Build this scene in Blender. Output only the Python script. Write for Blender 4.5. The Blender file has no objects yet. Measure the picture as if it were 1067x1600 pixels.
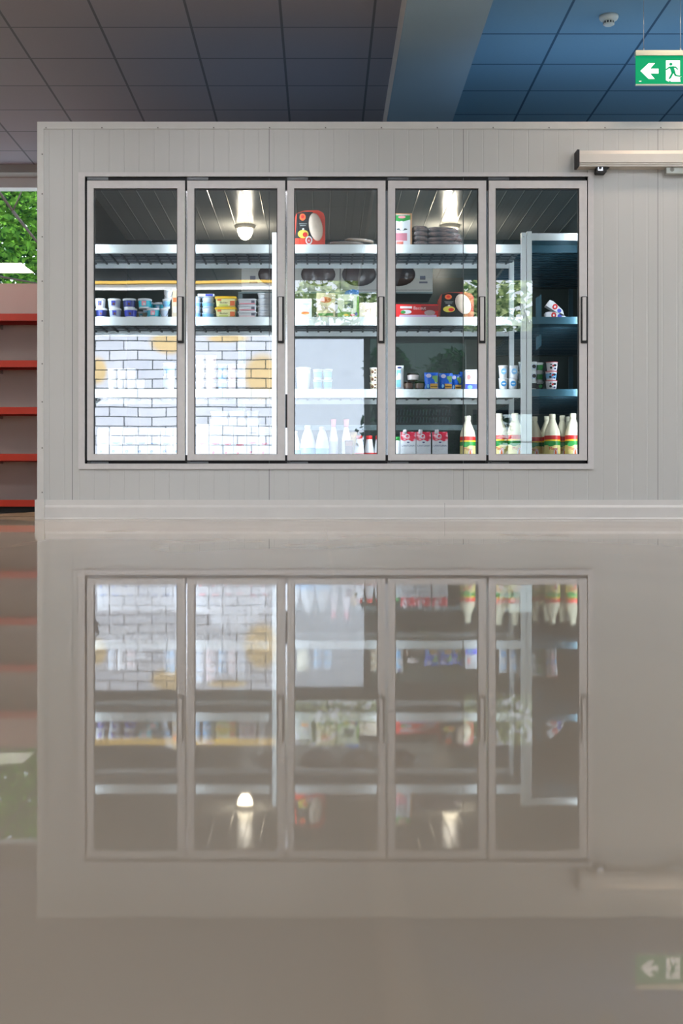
import bpy, math, random
from mathutils import Vector, Matrix
random.seed(7)
C = bpy.context.scene.collection
F = 2043.0; CX = 503.0; CY = 793.0; CH = 0.0747
W = 8.245                                   # depth of the cold-room front wall
def X(px, Y=W): return (px-CX)*Y/F
def Z(py, Y=W): return CH+(CY-py)*Y/F

# ------------------------------------------------------------------ materials
MATS = {}
def lin(c):
    return tuple(((v/255.0+0.055)/1.055)**2.4 if v/255.0 > 0.04045 else v/255.0/12.92 for v in c)
def mat(name, col, rough=0.5, metal=0.0, emit=0.0, spec=0.5, var=0.06, scale=8.0, alpha=1.0):
    """principled material whose colour is varied by a little noise; col in 0-255 sRGB"""
    if name in MATS: return MATS[name]
    m = bpy.data.materials.new(name); m.use_nodes = True
    nt = m.node_tree; b = nt.nodes['Principled BSDF']
    c = lin(col)
    if var > 0:
        tc = nt.nodes.new('ShaderNodeTexCoord'); n = nt.nodes.new('ShaderNodeTexNoise')
        n.inputs['Scale'].default_value = scale; n.inputs['Detail'].default_value = 3
        r = nt.nodes.new('ShaderNodeValToRGB')
        r.color_ramp.elements[0].position = .3; r.color_ramp.elements[1].position = .7
        r.color_ramp.elements[0].color = (*[v*(1-var) for v in c], 1)
        r.color_ramp.elements[1].color = (*[min(1, v*(1+var)) for v in c], 1)
        nt.links.new(tc.outputs['Object'], n.inputs['Vector']); nt.links.new(n.outputs['Fac'], r.inputs['Fac'])
        nt.links.new(r.outputs['Color'], b.inputs['Base Color'])
    else:
        b.inputs['Base Color'].default_value = (*c, 1)
    b.inputs['Roughness'].default_value = rough; b.inputs['Metallic'].default_value = metal
    b.inputs['Specular IOR Level'].default_value = spec
    if emit > 0:
        b.inputs['Emission Color'].default_value = (*c, 1); b.inputs['Emission Strength'].default_value = emit
    if alpha < 1: b.inputs['Alpha'].default_value = alpha
    MATS[name] = m
    return m

def nodes(name):
    m = bpy.data.materials.new(name); m.use_nodes = True; nt = m.node_tree
    MATS[name] = m
    return m, nt, nt.nodes['Principled BSDF'], nt.nodes['Material Output']
def N(nt, t, **kw):
    n = nt.nodes.new(t)
    for k, v in kw.items():
        if k.startswith('i_'): n.inputs[k[2:].replace('_', ' ')].default_value = v
        else: setattr(n, k, v)
    return n
def math_(nt, op, a, b=None, c=None):
    n = nt.nodes.new('ShaderNodeMath'); n.operation = op
    for k, v in enumerate((a, b, c)):
        if v is None: continue
        if isinstance(v, (int, float)): n.inputs[k].default_value = v
        else: nt.links.new(v, n.inputs[k])
    return n.outputs[0]

def glass_mat(name, fac, tint=(.95, .975, .97), wav=0.0003):
    m, nt, b, out = nodes(name)
    nt.nodes.remove(b)
    t = N(nt, 'ShaderNodeBsdfTransparent'); t.inputs[0].default_value = (*tint, 1)
    g = N(nt, 'ShaderNodeBsdfGlossy'); g.inputs['Roughness'].default_value = 0.0
    mx = N(nt, 'ShaderNodeMixShader'); mx.inputs[0].default_value = fac
    tc = N(nt, 'ShaderNodeTexCoord'); no = N(nt, 'ShaderNodeTexNoise'); no.inputs['Scale'].default_value = 2.2
    no.inputs['Detail'].default_value = 0.5
    bp = N(nt, 'ShaderNodeBump'); bp.inputs['Strength'].default_value = 1; bp.inputs['Distance'].default_value = wav
    nt.links.new(tc.outputs['Object'], no.inputs['Vector']); nt.links.new(no.outputs['Fac'], bp.inputs['Height'])
    nt.links.new(bp.outputs['Normal'], g.inputs['Normal'])
    nt.links.new(t.outputs[0], mx.inputs[1]); nt.links.new(g.outputs[0], mx.inputs[2]); nt.links.new(mx.outputs[0], out.inputs[0])
    return m

def floor_mat():
    m, nt, b, out = nodes('polished_floor')
    tc = N(nt, 'ShaderNodeTexCoord'); O = tc.outputs['Object']
    n1 = N(nt, 'ShaderNodeTexNoise', i_Scale=1.3, i_Detail=6.0)
    mp = N(nt, 'ShaderNodeMapping'); mp.inputs['Scale'].default_value = (1, .35, 1)
    nt.links.new(O, mp.inputs['Vector']); nt.links.new(mp.outputs[0], n1.inputs['Vector'])
    r = N(nt, 'ShaderNodeValToRGB')
    r.color_ramp.elements[0].position = .32; r.color_ramp.elements[1].position = .7
    r.color_ramp.elements[0].color = (*lin((152, 131, 108)), 1); r.color_ramp.elements[1].color = (*lin((176, 153, 128)), 1)
    nt.links.new(n1.outputs['Fac'], r.inputs['Fac'])
    sp = N(nt, 'ShaderNodeSeparateXYZ'); nt.links.new(O, sp.inputs[0])
    # thin joints between the floor tiles, 1.2 m apart
    fx = math_(nt, 'FRACT', math_(nt, 'DIVIDE', math_(nt, 'ADD', sp.outputs[0], 12-.012), 1.2))
    jx = math_(nt, 'LESS_THAN', fx, .0012)
    mx = N(nt, 'ShaderNodeMixRGB', blend_type='MULTIPLY'); mx.inputs[2].default_value = (1.35, 1.3, 1.25, 1)
    nt.links.new(math_(nt, 'MULTIPLY', jx, .6), mx.inputs[0]); nt.links.new(r.outputs[0], mx.inputs[1])
    nt.links.new(mx.outputs[0], b.inputs['Base Color'])
    b.inputs['Roughness'].default_value = .02; b.inputs['IOR'].default_value = 1.40
    b2 = N(nt, 'ShaderNodeBsdfPrincipled'); b2.inputs['Roughness'].default_value = .32; b2.inputs['IOR'].default_value = 1.40
    nt.links.new(mx.outputs[0], b2.inputs['Base Color'])
    ms = N(nt, 'ShaderNodeMixShader'); n3 = N(nt, 'ShaderNodeTexNoise', i_Scale=2.5, i_Detail=5.0); nt.links.new(mp.outputs[0], n3.inputs['Vector'])
    nt.links.new(math_(nt, 'ADD', math_(nt, 'MULTIPLY', n3.outputs['Fac'], .12), .25), ms.inputs[0])
    nt.links.new(b.outputs[0], ms.inputs[1]); nt.links.new(b2.outputs[0], ms.inputs[2]); nt.links.new(ms.outputs[0], out.inputs[0])
    n2 = N(nt, 'ShaderNodeTexNoise', i_Scale=1.6, i_Detail=1.0)
    nt.links.new(O, n2.inputs['Vector'])
    bp = N(nt, 'ShaderNodeBump'); bp.inputs['Distance'].default_value = .00025
    nt.links.new(n2.outputs['Fac'], bp.inputs['Height']); return m

def tile_mat(name, col, x0, y0, line, vary=.06, lw=.017):
    """0.6 m suspended ceiling tiles with a grid line"""
    m, nt, b, out = nodes(name)
    tc = N(nt, 'ShaderNodeTexCoord'); O = tc.outputs['Object']
    sp = N(nt, 'ShaderNodeSeparateXYZ'); nt.links.new(O, sp.inputs[0])
    cells = []
    ls = []
    for k, o0 in ((0, x0), (1, y0)):
        v = math_(nt, 'DIVIDE', math_(nt, 'ADD', sp.outputs[k], 30-o0+lw/2), .6)
        ls.append(math_(nt, 'LESS_THAN', math_(nt, 'FRACT', v), lw/.6))
        cells.append(math_(nt, 'FLOOR', v))
    l = math_(nt, 'MAXIMUM', ls[0], ls[1])
    cb = N(nt, 'ShaderNodeCombineXYZ'); nt.links.new(cells[0], cb.inputs[0]); nt.links.new(cells[1], cb.inputs[1])
    wn = N(nt, 'ShaderNodeTexWhiteNoise'); nt.links.new(cb.outputs[0], wn.inputs['Vector'])
    no = N(nt, 'ShaderNodeTexNoise', i_Scale=60.0); nt.links.new(O, no.inputs['Vector'])
    val = math_(nt, 'ADD', math_(nt, 'MULTIPLY', wn.outputs['Value'], vary), math_(nt, 'MULTIPLY', no.outputs['Fac'], vary))
    hs = N(nt, 'ShaderNodeHueSaturation'); hs.inputs['Color'].default_value = (*lin(col), 1)
    nt.links.new(math_(nt, 'ADD', val, 1-vary), hs.inputs['Value'])
    mx = N(nt, 'ShaderNodeMixRGB'); mx.inputs[2].default_value = (*lin(line), 1)
    nt.links.new(l, mx.inputs[0]); nt.links.new(hs.outputs[0], mx.inputs[1])
    nt.links.new(mx.outputs[0], b.inputs['Base Color']); b.inputs['Roughness'].default_value = .8
    return m

def block_mat():
    """white aerated blocks, dark open joints"""
    m, nt, b, out = nodes('aerated_blocks')
    tc = N(nt, 'ShaderNodeTexCoord'); sp = N(nt, 'ShaderNodeSeparateXYZ'); nt.links.new(tc.outputs['Object'], sp.inputs[0])
    cb = N(nt, 'ShaderNodeCombineXYZ'); nt.links.new(sp.outputs[0], cb.inputs[0]); nt.links.new(sp.outputs[2], cb.inputs[1])
    br = N(nt, 'ShaderNodeTexBrick'); br.inputs['Scale'].default_value = 1
    br.inputs['Brick Width'].default_value = .6; br.inputs['Row Height'].default_value = .2
    br.inputs['Mortar Size'].default_value = .011; br.inputs['Mortar Smooth'].default_value = .1
    br.inputs['Color1'].default_value = (.84, .88, .95, 1); br.inputs['Color2'].default_value = (.74, .79, .88, 1)
    br.inputs['Mortar'].default_value = (.03, .035, .045, 1)
    nt.links.new(cb.outputs[0], br.inputs['Vector'])
    # warm orange light painted into the block colour on a few stretches
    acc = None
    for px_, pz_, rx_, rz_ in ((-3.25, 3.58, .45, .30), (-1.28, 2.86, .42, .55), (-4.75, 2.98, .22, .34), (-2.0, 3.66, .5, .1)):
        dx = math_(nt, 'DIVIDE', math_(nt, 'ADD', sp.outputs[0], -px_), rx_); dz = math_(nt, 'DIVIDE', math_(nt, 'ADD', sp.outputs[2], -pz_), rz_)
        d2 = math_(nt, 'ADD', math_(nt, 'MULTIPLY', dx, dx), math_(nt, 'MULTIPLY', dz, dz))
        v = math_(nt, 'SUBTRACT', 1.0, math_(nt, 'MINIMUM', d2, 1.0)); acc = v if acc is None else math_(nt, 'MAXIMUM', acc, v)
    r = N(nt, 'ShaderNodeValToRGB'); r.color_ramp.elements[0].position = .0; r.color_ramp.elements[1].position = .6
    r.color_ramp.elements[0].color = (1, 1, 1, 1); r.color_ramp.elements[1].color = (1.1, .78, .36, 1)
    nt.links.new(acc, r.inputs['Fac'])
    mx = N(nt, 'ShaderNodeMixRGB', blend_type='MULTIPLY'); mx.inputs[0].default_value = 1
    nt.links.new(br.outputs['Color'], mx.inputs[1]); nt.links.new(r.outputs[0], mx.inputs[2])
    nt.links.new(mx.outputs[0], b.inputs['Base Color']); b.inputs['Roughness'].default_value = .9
    return m

def streak_metal(name, col, rough, metal, period, dist):
    m, nt, b, out = nodes(name)
    b.inputs['Base Color'].default_value = (*lin(col), 1); b.inputs['Roughness'].default_value = rough; b.inputs['Metallic'].default_value = metal
    tc = N(nt, 'ShaderNodeTexCoord'); sp = N(nt, 'ShaderNodeSeparateXYZ'); nt.links.new(tc.outputs['Object'], sp.inputs[0])
    v = math_(nt, 'PINGPONG', math_(nt, 'ADD', sp.outputs[0], 20), period)
    h = math_(nt, 'LESS_THAN', v, period*.12)
    w = N(nt, 'ShaderNodeTexNoise', i_Scale=40.0, i_Detail=2.0)
    mp = N(nt, 'ShaderNodeMapping'); mp.inputs['Scale'].default_value = (1, .04, 1)
    nt.links.new(tc.outputs['Object'], mp.inputs[0]); nt.links.new(mp.outputs[0], w.inputs['Vector'])
    bp = N(nt, 'ShaderNodeBump'); bp.inputs['Distance'].default_value = dist
    nt.links.new(math_(nt, 'ADD', h, math_(nt, 'MULTIPLY', w.outputs['Fac'], .9)), bp.inputs['Height']); nt.links.new(bp.outputs[0], b.inputs['Normal'])
    return m

def leaf_mat(name, c1, c2):
    m, nt, b, out = nodes(name); nt.nodes.remove(b)
    g = N(nt, 'ShaderNodeObjectInfo'); tc = N(nt, 'ShaderNodeTexCoord')
    n = N(nt, 'ShaderNodeTexNoise', i_Scale=9.0, i_Detail=2.0); nt.links.new(tc.outputs['Object'], n.inputs['Vector'])
    r = N(nt, 'ShaderNodeValToRGB'); r.color_ramp.elements[0].position = .35; r.color_ramp.elements[1].position = .65
    r.color_ramp.elements[0].color = (*lin(c1), 1); r.color_ramp.elements[1].color = (*lin(c2), 1)
    nt.links.new(n.outputs['Fac'], r.inputs['Fac'])
    d = N(nt, 'ShaderNodeBsdfDiffuse'); t = N(nt, 'ShaderNodeBsdfTranslucent'); mx = N(nt, 'ShaderNodeMixShader'); mx.inputs[0].default_value = .45
    nt.links.new(r.outputs[0], d.inputs[0]); nt.links.new(r.outputs[0], t.inputs[0])
    nt.links.new(d.outputs[0], mx.inputs[1]); nt.links.new(t.outputs[0], mx.inputs[2]); nt.links.new(mx.outputs[0], out.inputs[0])
    return m

def floral_mat():
    m, nt, b, out = nodes('red_floral_print')
    tc = N(nt, 'ShaderNodeTexCoord'); v = N(nt, 'ShaderNodeTexVoronoi', i_Scale=34.0); nt.links.new(tc.outputs['Object'], v.inputs['Vector'])
    r = N(nt, 'ShaderNodeValToRGB'); e = r.color_ramp.elements
    e[0].position = .15; e[0].color = (*lin((245, 190, 200)), 1); e[1].position = .5; e[1].color = (*lin((205, 40, 70)), 1)
    nt.links.new(v.outputs['Distance'], r.inputs['Fac']); nt.links.new(r.outputs[0], b.inputs['Base Color']); b.inputs['Roughness'].default_value = .4
    return m

def meat_mat():
    m, nt, b, out = nodes('marbled_meat')
    tc = N(nt, 'ShaderNodeTexCoord'); n = N(nt, 'ShaderNodeTexNoise', i_Scale=22.0, i_Detail=4.0)
    mp = N(nt, 'ShaderNodeMapping'); mp.inputs['Scale'].default_value = (1, 1, 3)
    nt.links.new(tc.outputs['Object'], mp.inputs[0]); nt.links.new(mp.outputs[0], n.inputs['Vector'])
    r = N(nt, 'ShaderNodeValToRGB'); e = r.color_ramp.elements
    e[0].position = .35; e[0].color = (*lin((62, 38, 38)), 1); e[1].position = .72; e[1].color = (*lin((168, 128, 122)), 1)
    nt.links.new(n.outputs['Fac'], r.inputs['Fac']); nt.links.new(r.outputs[0], b.inputs['Base Color']); b.inputs['Roughness'].default_value = .18
    return m

# ------------------------------------------------------------------ mesh builder
class MB:
    def __init__(s): s.v = []; s.f = []; s.m = []; s.s = []
    def face(s, pts, m=0, sm=False):
        b = len(s.v); s.v += [tuple(p) for p in pts]; s.f.append(tuple(range(b, b+len(pts)))); s.m.append(m); s.s.append(sm); return s
    def box(s, x0, x1, y0, y1, z0, z1, m=0, bev=0.0):
        if bev > 0:
            # chamfered in the x-z outline
            p = [(x0+bev, z0), (x1-bev, z0), (x1, z0+bev), (x1, z1-bev), (x1-bev, z1), (x0+bev, z1), (x0, z1-bev), (x0, z0+bev)]
            return s.prism(p, y0, y1, m)
        b = len(s.v)
        s.v += [(x0, y0, z0), (x1, y0, z0), (x1, y1, z0), (x0, y1, z0), (x0, y0, z1), (x1, y0, z1), (x1, y1, z1), (x0, y1, z1)]
        for q in ((0, 3, 2, 1), (4, 5, 6, 7), (0, 1, 5, 4), (1, 2, 6, 5), (2, 3, 7, 6), (3, 0, 4, 7)):
            s.f.append(tuple(b+i for i in q)); s.m.append(m); s.s.append(False)
        return s
    def prism(s, p, y0, y1, m=0):
        """outline p in x-z, extruded in y"""
        n = len(p); b = len(s.v)
        s.v += [(x, y0, z) for x, z in p]+[(x, y1, z) for x, z in p]
        s.f.append(tuple(b+i for i in range(n))); s.f.append(tuple(b+n+i for i in reversed(range(n))))
        s.m += [m, m]; s.s += [False, False]
        for i in range(n):
            j = (i+1) % n; s.f.append((b+j, b+i, b+n+i, b+n+j)); s.m.append(m); s.s.append(False)
        return s
    def extz(s, p, z0, z1, m=0):
        """outline p in x-y, extruded in z"""
        n = len(p); b = len(s.v)
        s.v += [(x, y, z0) for x, y in p]+[(x, y, z1) for x, y in p]
        s.f.append(tuple(b+i for i in reversed(range(n)))); s.f.append(tuple(b+n+i for i in range(n)))
        s.m += [m, m]; s.s += [False, False]
        for i in range(n):
            j = (i+1) % n; s.f.append((b+i, b+j, b+n+j, b+n+i)); s.m.append(m); s.s.append(False)
        return s
    def loft(s, rings, m=0, sm=True, cap=True):
        n = len(rings[0]); b = len(s.v)
        for r in rings: s.v += [tuple(p) for p in r]
        for k in range(len(rings)-1):
            for i in range(n):
                j = (i+1) % n
                s.f.append((b+k*n+i, b+k*n+j, b+(k+1)*n+j, b+(k+1)*n+i)); s.m.append(m if isinstance(m, int) else m[k]); s.s.append(sm)
        if cap:
            s.f.append(tuple(b+i for i in reversed(range(n)))); s.m.append(m if isinstance(m, int) else m[0]); s.s.append(False)
            k = (len(rings)-1)*n; s.f.append(tuple(b+k+i for i in range(n))); s.m.append(m if isinstance(m, int) else m[-1]); s.s.append(False)
        return s
    def lathe(s, prof, m=0, seg=20, cx=0, cy=0, sq=1.0, cap=True):
        return s.loft([[(cx+r*math.cos(2*math.pi*i/seg), cy+r*sq*math.sin(2*math.pi*i/seg), z) for i in range(seg)] for r, z in prof], m, True, cap)
    def rrect(s, levels, m=0, k=.22, cap=True, n=5):
        """lofted rounded rectangles: (w, d, z)"""
        rings = []
        for w, d, z in levels:
            r = min(w, d)*k; q = []
            for sx, sy, a0 in ((1, 1, 0), (-1, 1, 90), (-1, -1, 180), (1, -1, 270)):
                for i in range(n):
                    a = math.radians(a0+90*i/(n-1)); q.append((sx*(w/2-r)+r*math.cos(a), sy*(d/2-r)+r*math.sin(a), z))
            rings.append(q)
        return s.loft(rings, m, True, cap)
    def tube(s, p0, p1, r, m=0, seg=8, r1=None):
        p0 = Vector(p0); p1 = Vector(p1); d = (p1-p0).normalized(); r1 = r if r1 is None else r1
        a = d.orthogonal().normalized(); c = d.cross(a)
        return s.loft([[p+(a*math.cos(2*math.pi*i/seg)+c*math.sin(2*math.pi*i/seg))*q for i in range(seg)] for p, q in ((p0, r), (p1, r1))], m)
    def ell(s, cx, z, rx, rz, y, m=0, n=24, a0=0, tilt=0.0):
        """flat ellipse facing -y"""
        pts = []
        for i in range(n):
            a = 2*math.pi*i/n; u = rx*math.cos(a); w = rz*math.sin(a)
            pts.append((cx+u*math.cos(tilt)-w*math.sin(tilt), y, z+u*math.sin(tilt)+w*math.cos(tilt)))
        return s.face(pts, m)
    def rect(s, x0, x1, z0, z1, y, m=0): return s.face([(x0, y, z0), (x1, y, z0), (x1, y, z1), (x0, y, z1)], m)
    def poly(s, pts, y, m=0): return s.face([(x, y, z) for x, z in pts], m)
    def build(s, name, mats, parent=None, loc=None):
        me = bpy.data.meshes.new(name); me.from_pydata(s.v, [], s.f)
        for x in (mats if isinstance(mats, (list, tuple)) else [mats]): me.materials.append(x)
        me.polygons.foreach_set('material_index', s.m); me.polygons.foreach_set('use_smooth', s.s); me.update()
        o = bpy.data.objects.new(name, me); C.objects.link(o)
        if parent is not None: o.parent = parent
        if loc: o.location = loc
        return o

def tag(o, label=None, cat=None, group=None, kind=None):
    for k, v in (('label', label), ('category', cat), ('group', group), ('kind', kind)):
        if v: o[k] = v
    return o
def thing(name, label, cat, loc=(0, 0, 0), rz=0.0, group=None):
    o = bpy.data.objects.new(name, None); C.objects.link(o); o.empty_display_size = .05
    o.location = loc; o.rotation_euler = (0, 0, rz)
    return tag(o, label, cat, group)
PARTLAB = {('lid', 'yellow_lid'): 'bright yellow lid', ('cap', 'red_print'): 'red screw cap', ('cap', 'pink_print'): 'pink flared cap', ('cap', 'green_print'): 'green cap',
           ('lid', 'rose_rim'): 'rosy red rim', ('handle', 'black_rubber'): 'black handle backing plate', ('ham', 'smoked_ham'): 'dark smoked ham', ('ham', 'ham_slice'): 'pale pink oval ham'}
def struct(o): o['kind'] = 'structure'; return o
TXT = {}
def text(s, size, m, parent, loc, name='lettering', align='CENTER', sx=1.0):
    key = (s, size, m.name, align)
    if key not in TXT:
        cu = bpy.data.curves.new('t', 'FONT'); cu.body = s; cu.size = size; cu.align_x = align; cu.resolution_u = 3
        t = bpy.data.objects.new('t', cu); C.objects.link(t)
        me = bpy.data.meshes.new_from_object(t.evaluated_get(bpy.context.evaluated_depsgraph_get()))
        bpy.data.objects.remove(t); me.materials.clear(); me.materials.append(m); TXT[key] = me
    o = bpy.data.objects.new(name, TXT[key]); C.objects.link(o); o.parent = parent
    o.location = loc; o.rotation_euler = (math.pi/2, 0, 0); o.scale = (sx, 1, 1)
    return o
ORD = ['first', 'second', 'third', 'fourth', 'fifth', 'sixth', 'seventh', 'eighth', 'ninth']

# ------------------------------------------------------------------ palette
white_panel = mat('white_panel', (190, 190, 186), .32, var=.02, scale=1.5)
panel_line = mat('panel_joint', (90, 92, 92), .5, var=0)
white_trim = mat('white_trim', (200, 199, 194), .35, var=.02)
base_white = mat('baseboard_paint', (205, 202, 197), .4, var=.02)
rivet = mat('rivet', (120, 118, 112), .4, .5, var=0)
alu = mat('brushed_aluminium', (204, 201, 199), .38, .0, var=.03, scale=30)
alu_d = mat('aluminium_edge', (150, 149, 147), .4, .1, var=0)
black = mat('black_rubber', (14, 14, 16), .55, var=0)
dgrey = mat('dark_hinge', (95, 96, 98), .4, .5, var=0)
chrome = mat('chrome_strip', (190, 190, 192), .15, .9, var=0)
inner = mat('cold_room_wall', (44, 62, 62), .3, var=.03, scale=3)
inner_side = mat('cold_room_side', (44, 66, 72), .35, var=.03)
ceil_in = streak_metal('cold_room_ceiling_sheet', (232, 232, 228), .22, .15, .07, .0006)
shelf_w = mat('white_shelf_steel', (226, 234, 236), .3, .1, var=.02)
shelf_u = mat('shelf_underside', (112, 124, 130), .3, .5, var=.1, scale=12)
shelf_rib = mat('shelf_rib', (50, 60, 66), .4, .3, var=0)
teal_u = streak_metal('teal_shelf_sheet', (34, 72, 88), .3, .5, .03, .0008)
teal_l = mat('teal_shelf_lip', (62, 100, 116), .3, .2, var=.05)
glass = glass_mat('door_glass', .22)
wglass = glass_mat('window_glass', .09, (.92, .97, .95), .0)

# ------------------------------------------------------------------ setting
floor = struct(MB().box(-7.2, 7.2, -1.80, 12.6, -.12, 0).build('floor', floor_mat()))
RX0, RX1, RY0, RY1, CZ = -7.0, 7.0, -1.65, 12.35, 3.255
gtile = tile_mat('grey_ceiling_tile', (146, 148, 160), -.265, 8.66, (96, 102, 112))
bluelit_tile = tile_mat('blue_ceiling_tile', (108, 150, 176), 1.58, 8.78, (44, 82, 108))  # blue of the ambient light is put into the tile colour
struct(MB().box(RX0-.2, .5, RY0-.2, RY1+.2, CZ, CZ+.15).build('ceiling', gtile))
struct(MB().box(1.0, RX1+.2, RY0-.2, RY1+.2, CZ, CZ+.15).build('ceiling', bluelit_tile))
beam_b = mat('bulkhead_paint', (140, 164, 178), .6, var=.03, scale=2)
beam_w = mat('bulkhead_side', (205, 205, 205), .6, var=.02)
b = MB(); b.box(.5, 1.006, RY0, RY1, CZ-.2, CZ+.15, 0)
b.face([(.499, RY0, CZ-.2), (.499, RY1, CZ-.2), (.499, RY1, CZ), (.499, RY0, CZ)], 1)
struct(b.build('trim_1', [beam_b, beam_w]))
wall_p = mat('store_wall_paint', (188, 178, 170), .7, var=.03, scale=2)
wall_g = mat('store_wall_grey', (120, 122, 122), .7, var=.03, scale=2)
# left wall
struct(MB().box(RX0-.2, RX0, RY0-.2, RY1+.2, 0, CZ).build('wall_left', wall_p))
# right wall with a long window letting the sky in
b = MB(); b.box(RX1, RX1+.2, RY0-.2, RY1+.2, 0, .9); b.box(RX1, RX1+.2, RY0-.2, RY1+.2, 2.9, CZ)
for y0, y1 in ((RY0-.2, 0.), (4.9, 5.2), (10.6, RY1+.2)): b.box(RX1, RX1+.2, y0, y1, .9, 2.9)
struct(b.build('wall_right', wall_p))
# back wall with a window at the left
wx0, wx1, wz0, wz1 = -6.2, -1.9, 1.95, 3.09
b = MB(); b.box(RX0, wx0, RY1, RY1+.2, 0, CZ); b.box(wx1, RX1, RY1, RY1+.2, 0, CZ)
b.box(wx0, wx1, RY1, RY1+.2, 0, wz0); b.box(wx0, wx1, RY1, RY1+.2, wz1+.09, CZ)
struct(b.build('wall_back', wall_p))
struct(MB().box(RX0, -1.8, 12.12, RY1, wz1+.09, CZ).build('trim_2', mat('back_beam_paint', (150, 150, 146), .6, var=.02)))
wf = mat('window_frame_paint', (196, 198, 200), .45, var=.02)
b = MB(); b.box(wx0, wx1, RY1-.03, RY1+.12, wz1, wz1+.09); b.box(wx0, wx1, RY1-.02, RY1+.12, wz0-.04, wz0)
for x in (wx0, -4.15, wx1-.05): b.box(x, x+.05, RY1-.01, RY1+.1, wz0, wz1)
win = struct(b.build('window_1', wf))
MB().face([(wx0, RY1+.05, wz0), (wx1, RY1+.05, wz0), (wx1, RY1+.05, wz1), (wx0, RY1+.05, wz1)]).build('pane', wglass, win)
# glazed store front behind the camera
SF = RY0
def sx(px): return (px-CX)/112.6
def sz(py): return CH+(793-py)/112.6
sage = mat('sage_render', (178, 190, 176), .8, var=.03)
b = MB()
y0, y1 = SF-.2, SF
b.box(RX0, -3.4, y0, y1, 0, CZ)
b.box(-3.4, sx(447), y0, y1, 2.49, 3.09)
b.box(sx(447), sx(590), y0, y1, 2.44, 2.60)
b.box(sx(590), sx(725), y0, y1, 2.38, CZ)
b.box(sx(725), sx(850), y0, y1, 2.44, 2.50)
b.box(sx(850), RX1, y0, y1, 0, CZ)
b.box(sx(572)-.03, sx(572)+.05, y0, y1, 0, 2.44)
b.box(sx(728), sx(738), y0, y1, 0, 2.44, 1)
b.box(sx(738), sx(850), y0, y1, 1.43, 2.44, 1)
struct(b.build('wall_front', [wall_g, sage]))
b = MB(); b.box(sx(725), sx(850), SF-.02, SF+.09, 2.41, 2.50); b.box(sx(738), sx(850), SF-.02, SF+.05, 1.37, 1.43)
struct(b.build('trim_3', mat('dark_sill', (60, 66, 66), .5, var=.05)))

# column beside the camera
struct(MB().box(2.53, 3.25, .75, 1.25, 0, CZ).build('trim_4', mat('dark_teal_column', (16, 34, 38), .7, var=.05)))

# ------------------------------------------------------------------ cold room shell
L, R_, TOP = X(60), 3.9, 2.5
fx0, fx1, fz0, fz1 = X(123), X(927), Z(733), Z(270)        # opening in the panels
b = MB()
pitch = .0943
def panel(x0, x1, z0, z1, first):
    """profiled sandwich panel face with shallow vertical grooves"""
    pts = [x0]
    k = math.ceil((x0-first)/pitch)
    xs = []
    while first+k*pitch < x1-.01:
        g = first+k*pitch
        if g > x0+.01: xs.append(g)
        k += 1
    prof = [(x0, 0)]
    for g in xs: prof += [(g-.004, 0), (g-.0015, .0009), (g+.0025, .0009), (g+.005, 0)]
    prof.append((x1, 0))
    for (a, da), (c, dc) in zip(prof, prof[1:]):
        b.face([(a, W+da, z0), (c, W+dc, z0), (c, W+dc, z1), (a, W+da, z1)], 0)
joints = [X(113), X(420), X(723.5), X(1027.5), X(1331)]
edges = [L]+joints+[R_]
ZB = Z(782)
for x0, x1 in zip(edges, edges[1:]):
    x0 += .003; 
    first = X(147)
    for (c0, c1, d0, d1) in ((x0, x1, ZB, fz0), (x0, x1, fz1, TOP), (x0, min(x1, fx0), fz0, fz1), (max(x0, fx1), x1, fz0, fz1)):
        if c1-c0 > .004: panel(c0, c1, d0, d1, first)
for j in joints: b.box(j-.0002, j+.0032, W+.001, W+.02, ZB, TOP, 1)
# panel cores round the opening, side, top
b.box(L, R_, W+.012, W+.09, 0, fz0, 0); b.box(L, R_, W+.012, W+.09, fz1, TOP-.002, 0)
b.box(L, fx0, W+.012, W+.09, fz0, fz1, 0); b.box(fx1, R_, W+.012, W+.09, fz0, fz1, 0)
b.box(L, L+.08, W+.09, 11.46, 0, TOP-.002, 0)
struct(b.build('wall_cold_room_front', [white_panel, panel_line]))
BY = 11.38
b = MB(); b.box(L+.08, R_, BY, BY+.08, 0, TOP-.002); 
b.box(L+.08, L+.09, W+.09, BY, 0, 2.40)
for k in range(14):
    x = L+.2+k*.4; b.box(x, x+.004, BY-.003, BY, 0, 2.4, 1)
struct(b.build('wall_cold_room_back', [inner, shelf_rib]))
struct(MB().box(2.62, 2.70, W+.09, BY, 0, 2.40).build('wall_cold_room_side', inner_side))
b = MB(); b.box(L+.08, R_, W+.09, BY, 2.405, TOP-.002)
for k in range(30):
    x = L+.16+k*.13
    if x > 2.55: break
    b.prism([(x-.006, 2.405), (x-.002, 2.4025), (x+.002, 2.4025), (x+.006, 2.405)], W+.1, BY-.01)
struct(b.build('ceiling_cold_room', ceil_in))
struct(MB().box(L+.09, 2.62, W+.09, BY, 0, .02).build('floor_cold_room', mat('cold_room_floor', (70, 76, 78), .5, var=.05)))
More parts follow.
